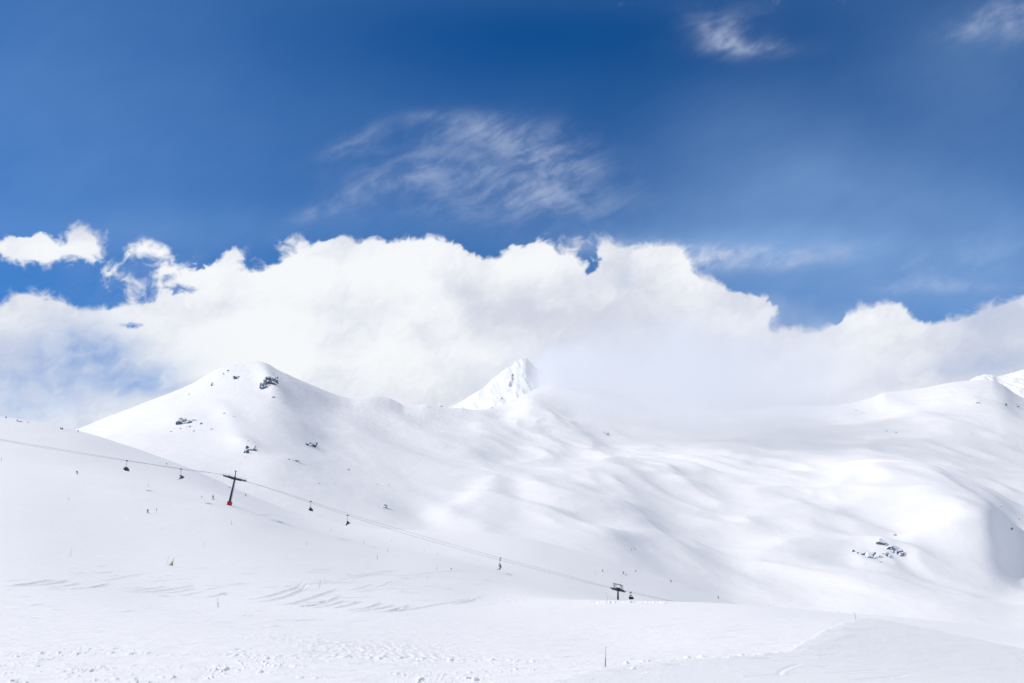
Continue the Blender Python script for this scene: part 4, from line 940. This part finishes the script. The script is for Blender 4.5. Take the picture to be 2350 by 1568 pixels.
rock(621, 880, 24, 30, 'largest jagged dark crag just right of the left summit', n=7)
rock(633, 866, 7, 12, 'narrow dark rock on the right edge of the big summit crag', n=2)
rock(612, 888, 12, 9, 'low dark rock under the left side of the big summit crag', n=3)
rock(545, 867, 16, 10, 'dark rock in the bright snow below the middle of the left summit', n=3)
rock(487, 884, 9, 12, 'squarish grey rock on the bright left flank of the left summit', n=2)
rock(514, 858, 7, 5, 'small dark rock, lower one of a pair on the summit flank', n=2)
rock(523, 852, 5, 5, 'small dark rock, upper one of a pair on the summit flank', n=1)
rock(434, 906+0, 4, 4, 'tiny rock speck far down the bright left flank', n=1)
rock(424, 966, 22, 18, 'broken cluster of dark rocks on the left flank below the summit', n=8)
rock(443, 966, 18, 12, 'grey rock slab joined to the right of the broken cluster', n=4)
rock(432, 980, 14, 7, 'dark rock just under the broken cluster', n=3)
rock(414, 984, 9, 8, 'dark rock left below the broken cluster', n=2)
rock(443, 990, 9, 7, 'dark rock right below the broken cluster', n=2)
rock(461, 974, 8, 9, 'dark rock right beside the broken cluster', n=2)
rock(390, 992, 7, 5, 'small dark rock furthest left below the broken cluster', n=2)
rock(487, 986, 8, 5, 'small grey rock furthest right below the broken cluster', n=2)
rock(516, 949, 6, 3, 'flat dark rock above the hollow, left one of two', n=1)
rock(535, 956, 9, 3.5, 'flat dark rock above the hollow, right one of two', n=2)
rock(574, 1033, 16, 18, 'dark rocks crowning the small rounded hump', n=5)
rock(589, 1033, 10, 13, 'dark rock on the right side of the small rounded hump', n=3)
rock(566, 1035, 5, 4, 'tiny rock left of those crowning the small hump', n=1)
rock(562, 1050, 3.5, 3, 'lone rock speck on the sunny side of the small hump', n=1)
rock(569, 1013, 3.5, 3, 'lone rock speck on top of the small hump', n=1)
rock(714, 1023, 22, 11, 'isolated dark rock group on the shaded slope below the ridge', n=6)
rock(662, 1055, 7, 6, 'small pointed dark rock left on a snowy knoll', n=2)
rock(676, 1057, 20, 5, 'low snow-dusted rock right on a snowy knoll', n=4)
rock(797, 1078, 6, 3, 'small dark rock alone right of the isolated group', n=1)
rock(732, 1111, 6, 4, 'small dark rock above the cables, straight above the first middle chair', n=2)
rock(876, 1163, 17, 9, 'snow-capped grey rock above the twin cables', n=4)
rock(627, 910+3, 6, 3, 'tiny rock on the ridge under the summit crag', n=1)
# outcrop on the right
G2 = 'rocks of the outcrop on the right'
rock(2053, 1229, 8, 9, 'round rock balanced on top of the right-hand outcrop', n=2, group=G2)
rock(2045, 1258, 30, 22, 'tallest dark rock face of the right-hand outcrop', n=6, group=G2)
rock(2031, 1270, 14, 22, 'narrow upright rock left of the tallest face in the right-hand outcrop', n=4, group=G2)
rock(2012, 1278, 24, 16, 'grey rock block at the foot of the bright snow patch in the outcrop', n=4, group=G2)
rock(1974, 1271, 26, 14, 'dark rocks at the far left end of the right-hand outcrop', n=5, group=G2)
rock(1987, 1274, 7, 8, 'small rock beside the left end rocks of the outcrop', n=2, group=G2)
rock(2064, 1272, 15, 16, 'rounded dark rock on the right of the outcrop', n=4, group=G2)
rock(2040, 1280, 12, 16, 'low dark rock in the lower middle of the outcrop', n=3, group=G2)
rock(2025, 1290, 14, 9, 'lowest broken rocks of the outcrop', n=3, group=G2)
G3 = 'small rocks on the right mountain'
rock(2247, 926, 10, 4, 'small dark rock high on the right mountain', n=3, group=G3)
rock(2306, 930, 6, 8, 'dark rock strip beside the shaded hollow at upper right', n=3, group=G3)
rock(2333, 932, 8, 7, 'dark rock nearest the right edge under the right summit', n=3, group=G3)
rock(1968, 942, 8, 3, 'upper one of the faint rocks on the slope left of the right mountain', n=2, group=G3)
rock(1977, 948, 12, 4, 'lower one of the faint rocks on the slope left of the right mountain', n=3, group=G3)
rock(2030, 990, 9, 4, 'left one of two faint rocks below the right mountain', n=2, group=G3)
rock(2056, 993, 9, 3.5, 'right one of two faint rocks below the right mountain', n=2, group=G3)
rock(2296, 1163, 8, 4, 'small dark rock in the shaded gully at the right edge', n=2, group=G3)
rock(2333, 1190, 9, 9, 'dark rock low in the shaded gully at the right edge', n=2, group=G3)
rock(2312, 1215, 10, 14, 'dark rocks along the foot of the shaded gully', n=3, group=G3)
G4 = 'rocks on the middle peak'
def on_peak(px, py):
    P0, T0, YV, ZV = PK; j = int(np.argmin(abs(P0-px))); q = HY-F*ZV[:, j]/YV[:, j]; i = int(np.argmax(q <= py)); return Vector(((px-CX)/F*YV[i, j], YV[i, j], ZV[i, j]))
for a_, b_, w_, h_, n_, lb_ in ((1175,868,7,15,4,'upper grey rock band on the sunlit face of the middle peak'),(1171,883,9,15,4,'lower grey rock band on the sunlit face of the middle peak'),
                           (1167,899,5,6,2,'dark rock below the rock band on the sunlit middle peak'),(1152,916,3.5,6,1,'lowest small dark rock on the sunlit face of the middle peak')):
    rock(a_, b_, w_, h_, lb_, 'p', n=n_, group=G4)
rock(1010, 928, 9, 3, 'small dark rock on the saddle left of the middle peak', n=2, group=G4)
rock(1064, 940, 7, 3, 'small dark rock on the ridge right of the saddle', n=2, group=G4)
rock(1390, 1000, 16, 14, 'faint grey rock on the misty right flank of the middle peak', n=4, group=G4)
rock(1125, 929+8, 8, 3, 'small rock on the rising ridge below the middle peak', n=2, group=G4)
rock(40, 967, 7.5, 8, 'dark blue-grey boulder on the left skyline, larger one', 'g', n=2, group='boulders on the left skyline', sink=0)
rock(45, 968.5, 8, 2.6, 'flat black slab standing in for the shadow of the larger skyline boulder', 'g', n=1, group='boulders on the left skyline', sink=0)  # slab added in the shape of the boulder's cast shadow
rock(62, 970, 4, 4, 'small dark boulder on the left skyline, right of the larger one', 'g', n=2, group='boulders on the left skyline', sink=0)

# ------------------------------------------------------------------ AIR: even haze over the whole place, and the cloud that spills over the ridge
def mist(c, sc_, dens, ns):      # a soft closed volume
    bm = bmesh.new(); bmesh.ops.create_icosphere(bm, subdivisions=3, radius=1.0)
    me = bpy.data.meshes.new('mist'); bm.to_mesh(me); bm.free()
    o = bpy.data.objects.new('mist', me); COL.objects.link(o)
    o.location = at(*c); o.scale = sc_
    m = bpy.data.materials.new('drifting_mist'); m.use_nodes = True; t = m.node_tree; t.nodes.clear(); L = t.links
    co = t.nodes.new('ShaderNodeTexCoord'); ge = t.nodes.new('ShaderNodeNewGeometry')
    ln = t.nodes.new('ShaderNodeVectorMath'); ln.operation = 'LENGTH'; L.new(co.outputs['Object'], ln.inputs[0])
    n = t.nodes.new('ShaderNodeTexNoise'); n.inputs['Scale'].default_value = ns; n.inputs['Detail'].default_value = 3; L.new(ge.outputs['Position'], n.inputs['Vector'])
    a = t.nodes.new('ShaderNodeMath'); a.operation = 'MULTIPLY_ADD'; L.new(n.outputs[0], a.inputs[0]); a.inputs[1].default_value = 1.1; a.inputs[2].default_value = -.55
    b = t.nodes.new('ShaderNodeMath'); b.operation = 'SUBTRACT'; L.new(ln.outputs['Value'], b.inputs[0]); L.new(a.outputs[0], b.inputs[1])
    r = t.nodes.new('ShaderNodeMapRange'); r.interpolation_type = 'SMOOTHSTEP'; r.inputs['From Min'].default_value = .95; r.inputs['From Max'].default_value = .15
    r.inputs['To Max'].default_value = dens; L.new(b.outputs[0], r.inputs[0])
    v = t.nodes.new('ShaderNodeVolumePrincipled'); v.inputs['Color'].default_value = (.985, .99, 1, 1); L.new(r.outputs[0], v.inputs['Density']); v.inputs['Anisotropy'].default_value = .2
    q = t.nodes.new('ShaderNodeOutputMaterial'); L.new(v.outputs[0], q.inputs['Volume']); me.materials.append(m); tag(o, kind='stuff')
mist((1570, 902, 2080), (680, 560, 225), .0042, .008)
mist((1300, 872, 2480), (150, 230, 125), .016, .012)
